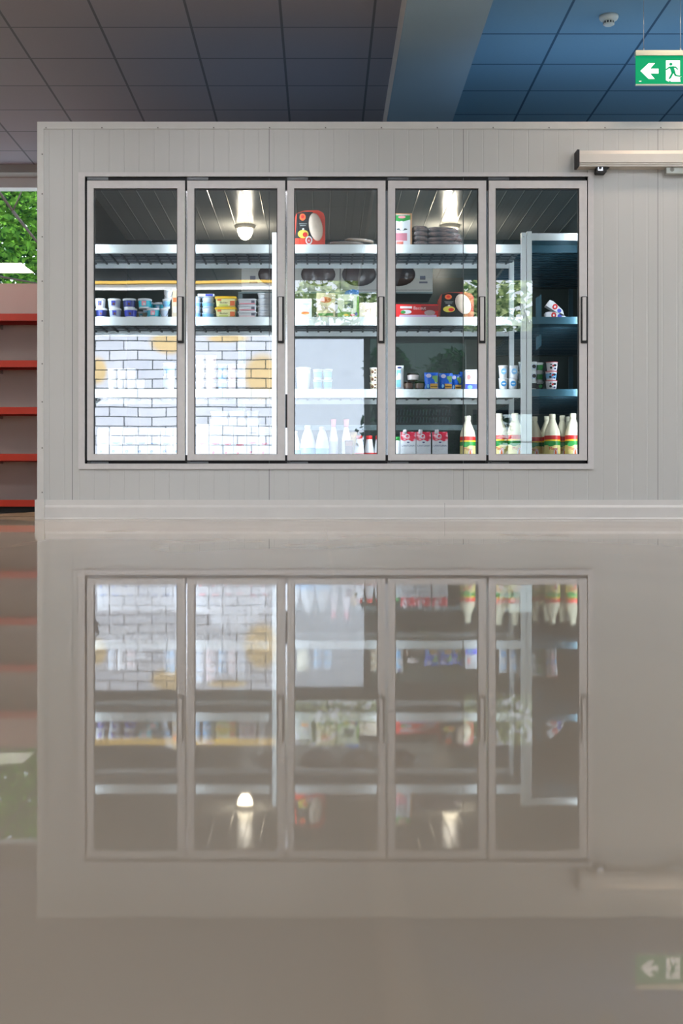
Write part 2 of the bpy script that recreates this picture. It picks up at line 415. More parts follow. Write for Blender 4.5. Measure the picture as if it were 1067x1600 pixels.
# trims of the box: top angle, corner angle with rivets, floor skirting
zt = Z(202)
b = MB(); b.box(L-.006, R_, W-.008, W+.001, zt, TOP+.004); b.box(L-.006, R_, W-.006, W+.09, TOP-.001, TOP+.006)
x = L+.05
while x < R_: b.lathe([(0, 0), (.006, 0)], 1, 8) if False else b.box(x-.004, x+.004, W-.011, W-.007, zt+.004, zt+.011, 1); x += .352
struct(b.build('trim_5', [white_trim, rivet]))
b = MB(); b.box(L-.006, L+.035, W-.008, W+.001, ZB, zt); b.box(L-.006, L, W, W+.09, ZB, TOP)
for z in (.17, .45, .74, .98, 1.25, 1.50, 1.78, 2.05, 2.30): b.box(L+.022, L+.03, W-.011, W-.007, z-.004, z+.004, 1)
struct(b.build('trim_6', [white_trim, rivet]))
b = MB(); hz = Z(781)
b.prism([(0, 0), (1, 0), (1, 1), (0, 1)], 0, 0) if False else None
prof = [(W-.035, 0), (W-.035, .004), (W-.026, .012), (W-.024, Z(793)), (W-.012, Z(789)), (W-.010, hz), (W+.001, hz), (W+.001, 0)]
n = len(prof); x0, x1 = L-.012, R_
bb = len(b.v); b.v += [(x0, y, z) for y, z in prof]+[(x1, y, z) for y, z in prof]
b.f.append(tuple(bb+i for i in range(n))); b.m.append(0); b.s.append(False)
for i in range(n):
    j = (i+1) % n; b.f.append((bb+i, bb+n+i, bb+n+j, bb+j)); b.m.append(0); b.s.append(False)
b.box(L-.014, L+.045, W-.04, W+.001, 0, hz+.002, 0)
b.box(X(694), X(694)+.001, W-.0262, W-.02, .012, hz-.02, 1)
struct(b.build('baseboard_cold_room', [base_white, panel_line]))

# ------------------------------------------------------------------ display doors
fr = thing('display_door_frame', 'long aluminium frame with black gaskets holding five glass doors in the white cold room wall', 'door frame', ((fx0+fx1)/2, W, fz0))
fr_i = (-(fx0+fx1)/2, -W, -fz0)
def fb(o): o.location = fr_i; return o
gx0, gx1, gz0, gz1 = X(133), X(918), Z(724.5), Z(276.5)
b = MB()
YF = W-.012
def bevel_frame(b, x0, x1, z0, z1, i0, i1, k0, k1, yf, yb, m=0, me=0):
    """mitred frame ring between outer (x0..z1) and inner (i0..k1) outlines"""
    O = [(x0, z0), (x1, z0), (x1, z1), (x0, z1)]; I = [(i0, k0), (i1, k0), (i1, k1), (i0, k1)]
    for q in range(4):
        r = (q+1) % 4
        b.face([(O[q][0], yf, O[q][1]), (O[r][0], yf, O[r][1]), (I[r][0], yf, I[r][1]), (I[q][0], yf, I[q][1])], m)
        b.face([(O[r][0], yf, O[r][1]), (O[q][0], yf, O[q][1]), (O[q][0], yb, O[q][1]), (O[r][0], yb, O[r][1])], me)
        b.face([(I[q][0], yf, I[q][1]), (I[r][0], yf, I[r][1]), (I[r][0], yb, I[r][1]), (I[q][0], yb, I[q][1])], me)
bevel_frame(b, fx0, fx1, fz0, fz1, gx0, gx1, gz0, gz1, YF, W+.05, 0, 1)
fb(b.build('surround', [alu, alu_d], fr))
doors = [(137, 289.5, 147, 277.5), (293, 445.5, 304, 433.5), (449, 602, 459.5, 590), (606, 759, 617, 747), (763, 916, 773.5, 904)]
b = MB()
b.box(gx0, gx1, W+.012, W+.055, Z(283), gz1); b.box(gx0, gx1, W+.012, W+.055, gz0, Z(719))
b.box(gx0, X(138), W+.012, W+.055, gz0, gz1); b.box(X(915), gx1, W+.012, W+.055, gz0, gz1)
fb(b.build('gasket', black, fr))
for k in range(4):
    xa, xb = X(doors[k][1]), X(doors[k+1][0]); c = (xa+xb)/2
    b = MB(); b.box(c-.035, c+.035, W+.03, W+.09, gz0, gz1, 1); b.box(xa-.004, xb+.004, W+.016, W+.03, gz0, gz1, 0)
    b.box(c-.009, c+.009, W-.001, W+.016, Z(296), Z(283), 2); b.box(c-.009, c+.009, W-.001, W+.016, Z(723), Z(711), 2)
    if k == 1: b.box(c-.005, c+.007, W-.001, W+.016, Z(668), Z(616), 2)
    fb(b.build('mullion', [chrome, alu_d, black], fr))
for k, (a, e, g, h) in enumerate(doors):
    b = MB(); xa = X(a)
    b.box(xa-.002, xa+.13, W-.004, W+.014, Z(281.5), Z(277.2)); b.box(xa+.004, xa+.014, W-.007, W-.003, Z(280.8), Z(279.5))
    b.box(xa-.002, xa+.13, W-.004, W+.014, Z(724), Z(721.3)); b.lathe([(.006, Z(722.5)), (.006, Z(720))], 0, 8, xa+.012, W-.006)
    fb(b.build('hinge', dgrey, fr))
NAMES = ['leftmost', 'second from left', 'middle', 'fourth from left', 'rightmost']
look = ['with rows of white cartons behind it', 'with yellow butter tubs on its second shelf', 'with red-capped bottles at its foot',
        'with three red-topped cartons at its foot', 'with tall cream bottles at its foot']
for k, (a, e, g, h) in enumerate(doors):
    x0, x1, i0, i1 = X(a), X(e), X(g), X(h); z0, z1, k0, k1 = Z(719.5), Z(283.5), Z(709.8), Z(295.3)
    d = thing('glass_door', f'{NAMES[k]} tall aluminium-framed glass cooler door, {look[k]}', 'door', (x0, W, z0), 0, 'five glass cooler doors')
    off = (-x0, -W, -z0)
    b = MB(); bevel_frame(b, x0, x1, z0, z1, i0, i1, k0, k1, W-.02, W+.012, 0, 1); o = b.build('door_frame', [alu, alu_d], d); o.location = off
    b = MB(); bevel_frame(b, i0, i1, k0, k1, i0+.006, i1-.006, k0+.002, k1-.006, W-.006, W+.012, 0, 0); o = b.build('glazing_gasket', mat('gasket_dark', (48, 52, 54), .5, var=0), d); o.location = off
    o = MB().face([(i0, W-.003, k0), (i1, W-.003, k0), (i1, W-.003, k1), (i0, W-.003, k1)]).build('glass_pane', glass, d); o.location = off
    if k < 4:hx0, hx1 = X(e-11.5), X(e-2.5)
    else: hx0, hx1 = X(906.5), X(915.5)
    b = MB(); b.box(hx0, hx1+.004, W-.032, W-.02, Z(537), Z(464.5), 0, .003)
    o = b.build('handle', black, d); o.location = off
    g2 = MB().box(hx0+.006, hx1-.008, W-.05, W-.032, Z(533.5), Z(466.3)).build('grip', alu, o)

# ------------------------------------------------------------------ interior shelving
YS, SD = 8.45, .55
Sx = lambda px, Y=YS: X(px, Y)
LV = [Z(382, YS), Z(495, YS), Z(608, YS), Z(721, YS)]
def shelf_unit(px0, px1, label, up0, up1):
    x0, x1 = Sx(px0), Sx(px1); u = thing('shelving_unit', label, 'shelving', ((x0+x1)/2, YS, .02)); ox, oy, oz = -(x0+x1)/2, -YS, -.02
    for z in LV:
        b = MB()
        b.box(x0, x1, YS, YS+.004, z-.054, z, 0); b.box(x0, x1, YS+.004, YS+.03, z-.054, z-.05, 0); b.box(x0, x1, YS+.004, YS+.02, z-.004, z, 0)
        b.box(x0, x1, YS+SD, YS+SD+.004, z-.054, z, 0)
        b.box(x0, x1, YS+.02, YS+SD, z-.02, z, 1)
        w = (x1-x0); nb = int(w/.075)
        for i in range(nb):
            xx = x0+(i+.5)*w/nb; b.box(xx-.006, xx+.006, YS+.03, YS+SD, z-.028, z-.02, 2)
        for i in range(5): b.box(x0, x1, YS+.08+i*.1, YS+.09+i*.1, z-.024, z-.02, 2)
        b.build('shelf', [shelf_w, shelf_u, shelf_rib], u, (ox, oy, oz))
    for xx in (x0-.016, x1-.016):
        for yy in (YS-.012, YS+SD-.02):
            if (xx < x0 and not up0) or (xx > x0 and not up1): continue
            b = MB(); b.box(xx, xx+.032, yy, yy+.036, .02, Z(364, YS)); b.box(xx+.012, xx+.018, yy-.001, yy, Z(371, YS), Z(370, YS), 1)
            b.build('upright', [shelf_w, dgrey], u, (ox, oy, oz))
    return u
shelf_unit(118, 429, 'white steel shelving unit behind the two leftmost glass doors', True, True)
shelf_unit(433, 818, 'white steel shelving unit between the two inner uprights, behind the third and fourth glass doors', False, True)
# the side unit runs away from the camera along the right
x0, x1 = Sx(826), 2.1; SY1 = 10.5
u = thing('shelving_unit', 'blue-tinted deep steel shelving running back behind the rightmost glass door', 'shelving', (x0, YS, .02)); off = (-x0, -YS, -.02)
for z, dz in ((Z(364.5, YS), 0), (LV[1], 0), (LV[2], 0), (LV[3], 0)):
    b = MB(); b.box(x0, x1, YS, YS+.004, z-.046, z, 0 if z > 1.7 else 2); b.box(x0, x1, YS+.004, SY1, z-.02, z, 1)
    if z > 1.7: b.box(x0, x1, YS+.28, YS+.284, z-.07, z-.02, 2)
    for i in range(18): b.box(x0, x1, YS+.35+i*.09, YS+.36+i*.09, z-.03, z-.02, 1)
    b.build('shelf', [shelf_w, teal_u, teal_l], u, off)
for xx, yy in ((x0-.014, YS-.012), (x0+.0, SY1-.03), (X(891, 10.5)-.016, SY1-.03)):
    MB().box(xx, xx+.032, yy, yy+.03, .02, Z(362, YS)).build('upright', teal_l if yy > 9 else shelf_w, u, off)

for py0, py1 in ((458, 500), (520, 552)):
    b = MB(); b.prism([(X(839, YS), Z(py1-6, YS)), (X(848, YS), Z(py1-14 if py0 > 500 else py1, YS)), (X(848, YS), Z(py0, YS)), (X(839, YS), Z(py0+6, YS))], YS+.05, YS+.054)
    b.build('bracket', teal_l, u, off)

# rear rack with packed hams and a crate
RYF = 9.5
x0, x1 = X(372, RYF), X(745, RYF)
u = thing('storage_rack', 'low grey steel rack standing behind the shelving, with a black crate on it', 'rack', ((x0+x1)/2, RYF, .02)); off = (-(x0+x1)/2, -RYF, -.02)
RZ1, RZ2 = Z(456, RYF), Z(664, RYF)
rk = mat('rack_grey_steel', (118, 136, 140), .4, .3, var=.04)
for z, xa, xb, t in ((RZ1, x0, X(676, RYF), .012), (RZ2, X(455, RYF), x1, .038)):
    MB().box(xa, xb, RYF, RYF+.004, z-t, z).box(xa, xb, RYF+.004, RYF+.42, z-.01, z-.002).build('shelf', rk, u, off)
for xx in (x0, X(604, RYF), x1-.03):
    for yy in (RYF+.01, RYF+.39):
        MB().box(xx, xx+.03, yy, yy+.03, .02, RZ1-.002 if xx < x1-.1 else RZ2-.002).build('upright', rk, u, off)

# ------------------------------------------------------------------ products
M = lambda n, c, r=.35, **k: mat(n, c, r, **k)
pw = M('white_plastic', (214, 217, 222)); pb = M('blue_print', (52, 66, 176)); plb = M('light_blue_print', (120, 178, 222)); pt = M('teal_print', (40, 170, 190))
pcr = M('cream_plastic', (238, 232, 205)); pye = M('yellow_lid', (244, 200, 40)); pyl = M('pale_yellow_print', (236, 232, 170)); prd = M('red_print', (206, 40, 40))
ppk = M('pink_print', (236, 150, 165)); pgr = M('green_print', (40, 140, 60)); pdk = M('black_print', (22, 26, 28)); pbr = M('brown_print', (92, 58, 42))
por = M('orange_print', (226, 112, 60)); pbg = M('beige_card', (214, 196, 168)); pnv = M('navy_print', (40, 50, 110)); psv = M('silver_foil', (180, 184, 190), .25, metal=.6)
pgy = M('grey_blue_plastic', (176, 190, 208)); pham = M('ham_slice', (232, 214, 196), .3); floral = floral_mat(); meat = meat_mat()
pcb = M('bright_blue_bag', (30, 92, 200), .25); psw = M('sandwich_print', (206, 160, 84)); ptn = M('tan_card', (196, 150, 110))
film = mat('clear_film', (200, 205, 205), .08, var=0, alpha=.25)
SHN = ['top', 'second', 'third', 'bottom']

def at(pxc, lvl, d, row=0.0, up=0.0):
    Y = YS+.028+d/2+row
    return (X(pxc, YS+.028+row), Y, LV[lvl]+up)
def wid(px, row=0.0): return px*(YS+.028+row)/F

def round_tub(w, h, loc, label, lid, band, patch, group, name='round_tub', lidh=.012, rz=0.0):
    t = thing(name, label, 'tub', loc, rz, group); r = w/2
    MB().lathe([(r*.80, 0), (r*.82, .003), (r*.93, h-lidh)], 0, 20).build('tub_body', pw, t)
    MB().lathe([(r*.848, h*.14), (r*.935, h*.78)], 0, 20, cap=False).build('label_band', band, t)
    b = MB(); ya = -r*.925
    b.face([(-r*.3, ya-.001, h*.25), (r*.28, ya-.001, h*.25), (r*.32, ya-.003, h*.72), (-r*.32, ya-.003, h*.72)], 0)
    b.face([(-r*.12, ya-.004, h*.3), (r*.2, ya-.004, h*.28), (r*.22, ya-.005, h*.5), (-r*.1, ya-.005, h*.55)], 1)
    b.build('label_print', [patch, pbr if patch is pb else pw], t)
    MB().lathe([(r*.96, h-lidh), (r, h-lidh+.002), (r, h-.003), (r*.94, h)], 0, 20).build('lid', lid, t)
    return t
def rect_tub(w, d, h, loc, label, lid, body, prints, group, word=None, rz=0.0):
    t = thing('rectangular_tub', label, 'tub', loc, rz, group)
    MB().rrect([(w*.86, d*.86, 0), (w*.93, d*.93, h*.8)], 0).build('tub_body', body, t)
    MB().rrect([(w, d, h*.78), (w*1.01, d*1.01, h*.82), (w*.99, d*.99, h-.002), (w*.94, d*.94, h)], 0).build('lid', lid, t)
    b = MB(); y = -d*.47
    for i, (x0, x1, z0, z1, mi) in enumerate(prints):
        b.rect(x0*w, x1*w, z0*h, z1*h, y-.001-.0005*i, i)
    b.build('label_print', [p[4] for p in prints], t)
    if word: text(word, h*.30, pdk, t, (-.08*w, y-.004, h*.3))
    return t
def carton(w, d, h, loc, label, style, group, rz=0.0):
    t = thing('milk_carton', label, 'carton', loc, rz, group)
    b = MB()
    s_ = h-.03
    # brick body with the front edge of the roof cut to a slope
    pts = [(-d/2, 0), (d/2, 0), (d/2, h), (-d/2+.03, h), (-d/2, s_)]
    n = len(pts); bb = len(b.v); b.v += [(-w/2, y, z) for y, z in pts]+[(w/2, y, z) for y, z in pts]
    b.f.append(tuple(bb+i for i in reversed(range(n)))); b.f.append(tuple(bb+n+i for i in range(n))); b.m += [0, 0]; b.s += [False]*2
    for i in range(n):
        j = (i+1) % n; b.f.append((bb+i, bb+j, bb+n+j, bb+n+i)); b.m.append(1 if (style == 'red' and i in (2, 3)) else 0); b.s.append(False)
    b.build('carton_body', [M('carton_white', (204, 208, 214), .5) if style != 'red' else pw, floral], t)
    y = -d/2-.001; b = MB()
    if style == 'red':
        b.poly([(-w/2, s_), (-w/2, h*.72), (-w*.25, h*.68), (0, h*.73), (w*.25, h*.67), (w/2, h*.71), (w/2, s_)][::-1], y, 0)
        b.ell(-w*.08, h*.84, w*.18, w*.16, y-.0005, 3); b.ell(-w*.05, h*.84, w*.1, w*.1, y-.0008, 0)
        b.ell(0, h*.64, w*.09, h*.02, y, 1); b.rect(-w*.15, w*.4, h*.22, h*.25, y, 4); b.rect(-w*.3, w*.35, h*.15, h*.165, y, 2)
        b.build('label_print', [floral, pnv, ppk, pw, ptn], t)
        text('LANTONIA', w*.17, pnv, t, (0, y-.001, h*.50), sx=1.0)
        MB().lathe([(.013, h-.014), (.013, h+.012), (.011, h+.014)], 0, 12, -w*.2, -d/2+.022).build('cap', pw, t)
    elif style == 'blue':
        b.rect(-w*.28, w*.3, h*.52, h*.56, y, 0); b.ell(0, h*.52, w*.22, h*.012, y-.0006, 0); b.ell(-w*.2, h*.3, w*.12, h*.045, y, 1, tilt=-.6)
        b.ell(w*.1, h*.2, w*.1, h*.02, y, 2, tilt=.3); b.rect(-w*.32, w*.35, h*.74, h*.76, y, 3)
        b.build('label_print', [M('strong_blue', (40, 120, 200)), M('strong_cyan', (10, 110, 190)), pye, M('slate_print', (110, 130, 160))], t)
    else:
        b.rect(-w*.3, w*.3, h*.46, h*.50, y, 0); b.ell(0, h*.48, w*.24, h*.03, y-.0006, 1, tilt=.1); b.ell(-w*.18, h*.24, w*.1, h*.035, y, 0, tilt=-.5)
        b.rect(-w*.35, w*.35, h*.74, h*.755, y, 2)
        b.build('label_print', [M('strong_pink', (226, 70, 96)), M('strong_pink', (226, 70, 96)), M('slate_print', (110, 130, 160))], t)
    return t
def bottle(r, h, loc, label, kind, group, rz=0.0):
    t = thing('milk_bottle' if kind != 'dressing' else 'dressing_bottle', label, 'bottle', loc, rz, group)
    if kind == 'dressing':
        P = [(r*.93, 0), (r, .008), (r, h*.50), (r*.985, h*.57), (r*.88, h*.66), (r*.66, h*.755), (r*.45, h*.84), (r*.36, h*.90), (r*.35, h*.915)]
        MB().lathe(P, 0, 24).build('bottle_body', pcr, t)
        MB().lathe([(r*.36, h*.90), (r*.40, h*.905), (r*.40, h*.995), (r*.36, h)], 0, 16).build('cap', M('cream_cap', (240, 234, 210)), t)
        q = r*1.006
        rings = [(q, h*.14), (q, h*.335), (q, h*.40), (q, h*.445), (q, h*.475), (q, h*.50), (q, h*.575)]
        b = MB(); b.lathe([(q, h*.03), (q, h*.345)], 0, 24, cap=False); b.lathe([(q, h*.345), (q, h*.43)], 1, 24, cap=False)
        b.lathe([(q, h*.43), (q, h*.462)], 2, 24, cap=False); b.lathe([(q, h*.462), (r*1.0, h*.545)], 3, 24, cap=False)
        b.build('label_band', [M('cream_label', (232, 214, 140)), pgr, pye, prd], t)
        b = MB(); b.ell(-r*.2, h*.37, r*.5, h*.05, -q-.002, 0, tilt=.3); b.ell(r*.3, h*.18, r*.26, h*.11, -q*.99-.003, 1); b.ell(r*.3, h*.17, r*.12, h*.08, -q*.99-.004, 2)
        b.build('label_print', [pgr, pw, por], t)
        text('Mayo', r*.5, prd, t, (0, -q-.004, h*.245))
    elif kind == 'white':
        P = [(r*.9, 0), (r, .006), (r, h*.42), (r*.92, h*.58), (r*.66, h*.78), (r*.42, h*.90), (r*.40, h*.93)]
        MB().lathe(P, 0, 20).build('bottle_body', pw, t)
        MB().lathe([(r*.44, h*.92), (r*.46, h*.985), (r*.42, h)], 0, 14).build('cap', pw, t)
        b = MB(); b.lathe([(r*1.006, h*.1), (r*1.006, h*.38)], 0, 20, cap=False); b.build('label_band', plb, t)
    elif kind == 'redcap':
        P = [(r*.92, 0), (r, .005), (r, h*.30), (r*.97, h*.42), (r*.66, h*.80), (r*.55, h*.88)]
        MB().lathe(P, 0, 20).build('bottle_body', pw, t)
        MB().lathe([(r*.62, h*.86), (r*.64, h*.97), (r*.58, h)], 0, 16).build('cap', prd, t)
        MB().lathe([(r*1.005, h*.04), (r*1.005, h*.34)], 0, 20, cap=False).build('label_band', prd, t)
        b = MB(); b.ell(r*.1, h*.17, r*.5, h*.07, -r*1.01-.003, 0); b.build('label_print', pw, t)
    elif kind == 'pinkcap':
        P = [(r*.95, 0), (r, .005), (r, h*.55), (r*.7, h*.72), (r*.45, h*.84)]
        MB().lathe(P, 0, 18).build('bottle_body', M('pale_pink_plastic', (238, 226, 232)), t)
        MB().lathe([(r*.5, h*.82), (r*.62, h), (r*.58, h)], 0, 14).build('cap', ppk, t)
        MB().lathe([(r*1.005, h*.2), (r*1.005, h*.48)], 0, 18, cap=False).build('label_band', pw, t)
    else:
        P = [(r*.95, 0), (r, .005), (r, h*.55), (r*.7, h*.82), (r*.6, h*.86)]
        MB().lathe(P, 0, 18).build('bottle_body', pw, t)
        MB().lathe([(r*.64, h*.84), (r*.64, h*.98), (r*.58, h)], 0, 14).build('cap', pgr, t)
        MB().lathe([(r*1.005, h*.06), (r*1.005, h*.3)], 0, 18, cap=False).build('label_band', pt, t)
    return t
def cup(w, h, loc, label, colr, band, group, name='yogurt_cup', lid=None, rz=0.0, mark=None):
    t = thing(name, label, 'cup', loc, rz, group); r = w/2
    MB().lathe([(r*.74, 0), (r*.78, .003), (r*.94, h-.003)], 0, 18).build('cup_body', colr, t)
    MB().lathe([(r*.828, h*.2), (r*.918, h*.75)], 0, 18, cap=False).build('label_band', band, t)
    if mark:
        b = MB(); y = -r*.93; mats = []
        for i, (u, v, a, c_, m_) in enumerate(mark):
            mats.append(m_); b.ell(u*r, v*h, a*r, c_*h, y-.0008*i, i)
        b.build('label_print', mats, t)
    MB().lathe([(r, h-.004), (r*1.01, h-.002), (r*.98, h)], 0, 18).build('lid', lid or psv, t)
    return t
def box_(name, cat, w, d, h, loc, label, body, prints, group=None, words=(), rz=0.0, side=None):
    """printed card box: prints are (kind, args..., material)"""
    t = thing(name, label, cat, loc, rz, group)
    b = MB(); b.box(-w/2, w/2, -d/2, d/2, 0, h, 0, .0015)
    b.build('box_body', body, t)
    b = MB(); y = -d/2-.0008; mats = []
    for i, p in enumerate(prints):
        yy = y-.0005*i; mats.append(p[-1])
        if p[0] == 'r': b.rect(p[1]*w, p[2]*w, p[3]*h, p[4]*h, yy, i)
        elif p[0] == 'e': b.ell(p[1]*w, p[2]*h, p[3]*w, p[4]*h, yy, i, tilt=(p[5] if len(p) > 6 else 0))
        elif p[0] == 'p': b.poly([(a*w, c*h) for a, c in p[1]], yy, i)
    b.build('label_print', mats, t)
    for s, size, m, x, z in words: text(s, size*h, m, t, (x*w, y-.0006*len(prints)-.001, z*h))
    return t
def pouch(w, h, loc, label, body, prints, group=None, lean=.0, rz=0.0, name='snack_pouch'):
    """pillow bag standing up, crimped top and bottom"""
    t = thing(name, label, 'bag', loc, rz, group); b = MB(); nx, nz = 8, 9; th = .022
    def pt_(u, v, s):
        e = (1-abs(2*u-1)**2.5)*(1-abs(2*v-1)**3)
        return (w*(u-.5)*(1-.05*math.sin(math.pi*v)), s*(th*e+.0008)+lean*v*h, h*v)
    for s in (-1, 1):
        for i in range(nx):
            for j in range(nz):
                q = [pt_(i/nx, j/nz, s), pt_((i+1)/nx, j/nz, s), pt_((i+1)/nx, (j+1)/nz, s), pt_(i/nx, (j+1)/nz, s)]
                b.face(q if s < 0 else q[::-1], 0, True)
    b.build('pouch_body', body, t)
    b = MB(); mats = []
    for i, p in enumerate(prints):
        mats.append(p[-1]); y = -th-.002-.0006*i
        if p[0] == 'r': b.face([(p[1]*w, y+lean*p[3]*h+.006, p[3]*h), (p[2]*w, y+lean*p[3]*h+.006, p[3]*h), (p[2]*w, y+lean*p[4]*h, p[4]*h), (p[1]*w, y+lean*p[4]*h, p[4]*h)], i)
        else: b.ell(p[1]*w, p[2]*h, p[3]*w, p[4]*h, y+lean*p[2]*h, i)
    b.build('label_print', mats, t)
    return t
def slab_pack(w, d, h, loc, label, inside, group, rz=0.0, tilt=0.0, seed=1):
    """vacuum pack: lumpy slab in a clear skirted film"""
    rnd = random.Random(seed)
    t = thing('vacuum_pack', label, 'pack', loc, rz, group); t.rotation_euler = (0, tilt, rz)
    def ring(fw, fd, z, amp):
        n = 22; return [(w/2*fw*(math.copysign(abs(math.cos(2*math.pi*i/n))**.6, math.cos(2*math.pi*i/n)))*(1+rnd.uniform(-amp, amp)),
                         d/2*fd*(math.copysign(abs(math.sin(2*math.pi*i/n))**.6, math.sin(2*math.pi*i/n)))*(1+rnd.uniform(-amp, amp)), z+rnd.uniform(-amp, amp)*h*.5) for i in range(n)]
    MB().loft([ring(.86, .86, .001, .0), ring(.93, .93, h*.35, .03), ring(.92, .92, h*.7, .04), ring(.8, .8, h, .05)], 0).build('contents', inside, t)
    MB().loft([ring(.90, .90, .0005, .0), ring(1.0, 1.0, h*.45, .05), ring(1.03, 1.03, h*.5, .05), ring(.9, .9, h*1.02, .03)], 0).build('film', film, t)
    return t

# ---- second shelf, leftmost door: round tubs
DN = ['leftmost door', 'second door', 'middle door', 'fourth door', 'rightmost door']
TUB_H = .062
def h_px(px, row=0): return px*(YS+.028+row)/F
row_b = [(147.5, 166.5, pnv, pb), (168.5, 188.5, pgy, pb), (192, 213, pb, pb), (227.5, 250, pt, ppk)]
for i, (a, e, bd, pa) in enumerate(row_b):
    w = wid(e-a); c = 'blue and white' if i < 3 else 'teal and white'
    round_tub(w, h_px(15), at((a+e)/2, 1, w), f'{c} round tub, {ORD[i]} from left in bottom layer of leftmost door\'s second shelf', pw, bd, pa, 'round tubs behind the leftmost door')
row_t = [(147, 164, pw, pb), (166.5, 187.5, pgy, pb), (190, 211.5, pnv, pb), (213.5, 236, pt, ppk)]
for i, (a, e, bd, pa) in enumerate(row_t):
    w = wid(e-a); c = 'blue and white' if i < 3 else 'teal and white'
    round_tub(w, h_px(15.2), at((a+e)/2, 1, w, 0, h_px(15)), f'{c} round tub, {ORD[i]} from left in upper layer of leftmost door\'s second shelf', pw, bd, pa, 'round tubs behind the leftmost door')
w = wid(19.5); round_tub(w, h_px(13), at(246.5, 1, w, 0.10, h_px(14)), 'flat turquoise round tub on second layer, right of the teal tubs, leftmost door', pw, pt, plb, 'round tubs behind the leftmost door')
w = wid(18); round_tub(w, h_px(14), at(246.5, 1, w, 0.10), 'turquoise tub directly beneath the flat turquoise one, leftmost door', pw, pt, plb, 'round tubs behind the leftmost door')
w = wid(18); round_tub(w, h_px(13), at(220, 1, w, 0.10), 'beige-banded round tub between blue and teal tubs, bottom layer, leftmost door', pw, pbg, pt, 'round tubs behind the leftmost door')
w = wid(18)
for k, (px, lay, lab) in enumerate(((231, 2, 'pale teal tub peeking above the two tub layers, leftmost door, left one'), (249, 2, 'pale teal tub peeking above the two tub layers, leftmost door, right one'))):
    for q in range(3):
        if q < 2 and k == 1: continue
        round_tub(w, h_px(11.2), at(px, 1, w, .26, h_px(11.4)*q), lab if q == 2 else f'teal tub, layer {("one","two")[q]} of the rear stack behind teal tubs, leftmost door', pgy, pt, plb, 'round tubs behind the leftmost door')
        if k == 1:
            for qq in range(2): round_tub(w, h_px(11.2), at(px+1, 1, w, .26, h_px(11.4)*qq), f'teal tub, {("lowest", "middle")[qq]} of the rear stack near beige pots, leftmost door', pgy, pt, plb, 'round tubs behind the leftmost door')
handle_m = mat('thin_wire_handle', (60, 60, 66), .4, .3, var=0)
def bucket(px, w_, h_, up, row, label, band):
    w = wid(w_, row); h = h_px(h_, row); t = thing('small_bucket', label, 'bucket', at(px, 1, w, row, up), 0, 'small handled buckets')
    r = w/2
    MB().lathe([(r*.8, 0), (r*.94, h-.01)], 0, 20).build('bucket_body', pw, t)
    MB().lathe([(r*.98, h-.01), (r, h-.003), (r*.95, h)], 0, 20).build('lid', pw, t)
    MB().lathe([(r*.84, h*.15), (r*.93, h*.75)], 0, 20, cap=False).build('label_band', band, t)
    b = MB(); n = 12
    for i in range(n):
        a0, a1 = math.pi*i/n, math.pi*(i+1)/n
        b.tube((r*1.02*math.cos(a0), -r*.35-.3*r*math.sin(a0), h-.012-.75*h*math.sin(a0)*.9), (r*1.02*math.cos(a1), -r*.35-.3*r*math.sin(a1), h-.012-.75*h*math.sin(a1)*.9), .0016)
    b.build('handle', handle_m, t)
bucket(256, 13, 14.5, 0, 0, 'white bucket with hoop handle on the second shelf, lowest of its stack, leftmost door', pgy)
bucket(259.5, 13, 14.5, h_px(14.7), 0, 'white bucket with hoop handle, middle of its stack beside the tall beige carton', plb)
bucket(262, 14, 14, h_px(29.4), .0, 'white bucket topping the stack left of the tall beige carton, leftmost door', pw)
box_('tall_carton', 'carton', wid(9), .07, h_px(47), at(273, 1, .07, .05), 'tall beige carton at right end of the second shelf, leftmost door', pbg, [('r', -.3, .3, .55, .7, por), ('r', -.3, .3, .2, .4, pw)])
# ---- second shelf, second door
for q in range(4):
    for j, (a, e) in enumerate(((303, 313.5), (314, 334.5))):
        w = wid(e-a if j else 14); cx_ = (a+e)/2 if j else 306.5
        cup(w, h_px(8.2), at(cx_, 1, w, 0, h_px(8.2)*q), f'grey-blue round cup, {("lowest", "second", "third", "topmost")[q]} in the {("leftmost", "wider")[j]} stack left of the butter tubs', pgy, pgy if q % 2 else plb, 'stacked grey-blue cups', 'round_cup', pgy)
box_('flat_box', 'box', wid(26), .08, h_px(4), at(322, 1, .08, .0, h_px(33)), 'flat white and blue pack lying on the grey-blue cup stack', pw, [('r', -.05, .4, .1, .9, pb)])
for q in range(2):
    rect_tub(wid(34), .10, h_px(16.6), at(352.5, 1, .10, 0, h_px(16.8)*q), f'pale yellow butter tub with bright yellow lid, {("lower", "upper")[q]} of the pair', pye, pyl,
             [(-.4, .42, .12, .72, pyl), (.2, .42, .1, .55, por), (-.38, -.2, .55, .72, por), (-.3, .1, .08, .2, M('lime_print', (190, 205, 90)))], 'yellow butter tubs', 'Butter')
for q in range(3):
    h = h_px(9.8)
    rect_tub(wid(29.5), .09, h, at(386, 1, .09, 0, h*q), f'white tub with pink stripe, {("lowest", "middle", "topmost")[q]} of three right of the butter tubs', pw, pw,
             [(-.40, .42, .12, .3, ppk if q else M('pale_pink_print', (240, 210, 214))), (.22, .4, .3, .72, M('grey_print', (100, 100, 115)))], 'white pink-striped tubs')
for q in range(4):
    h = h_px(9.6)
    rect_tub(wid(24), .09, h, at(414, 1, .09, 0, h*q), f'plain white tub, {("lowest", "second", "third", "topmost")[q]} of the stack beside the white upright, second door', pw, pw,
             [(-.40, .42, .14, .2, pgy), (-.3, .0, .3, .6, M('pale_grey_print', (205, 208, 214)))], 'plain white tubs by the upright')
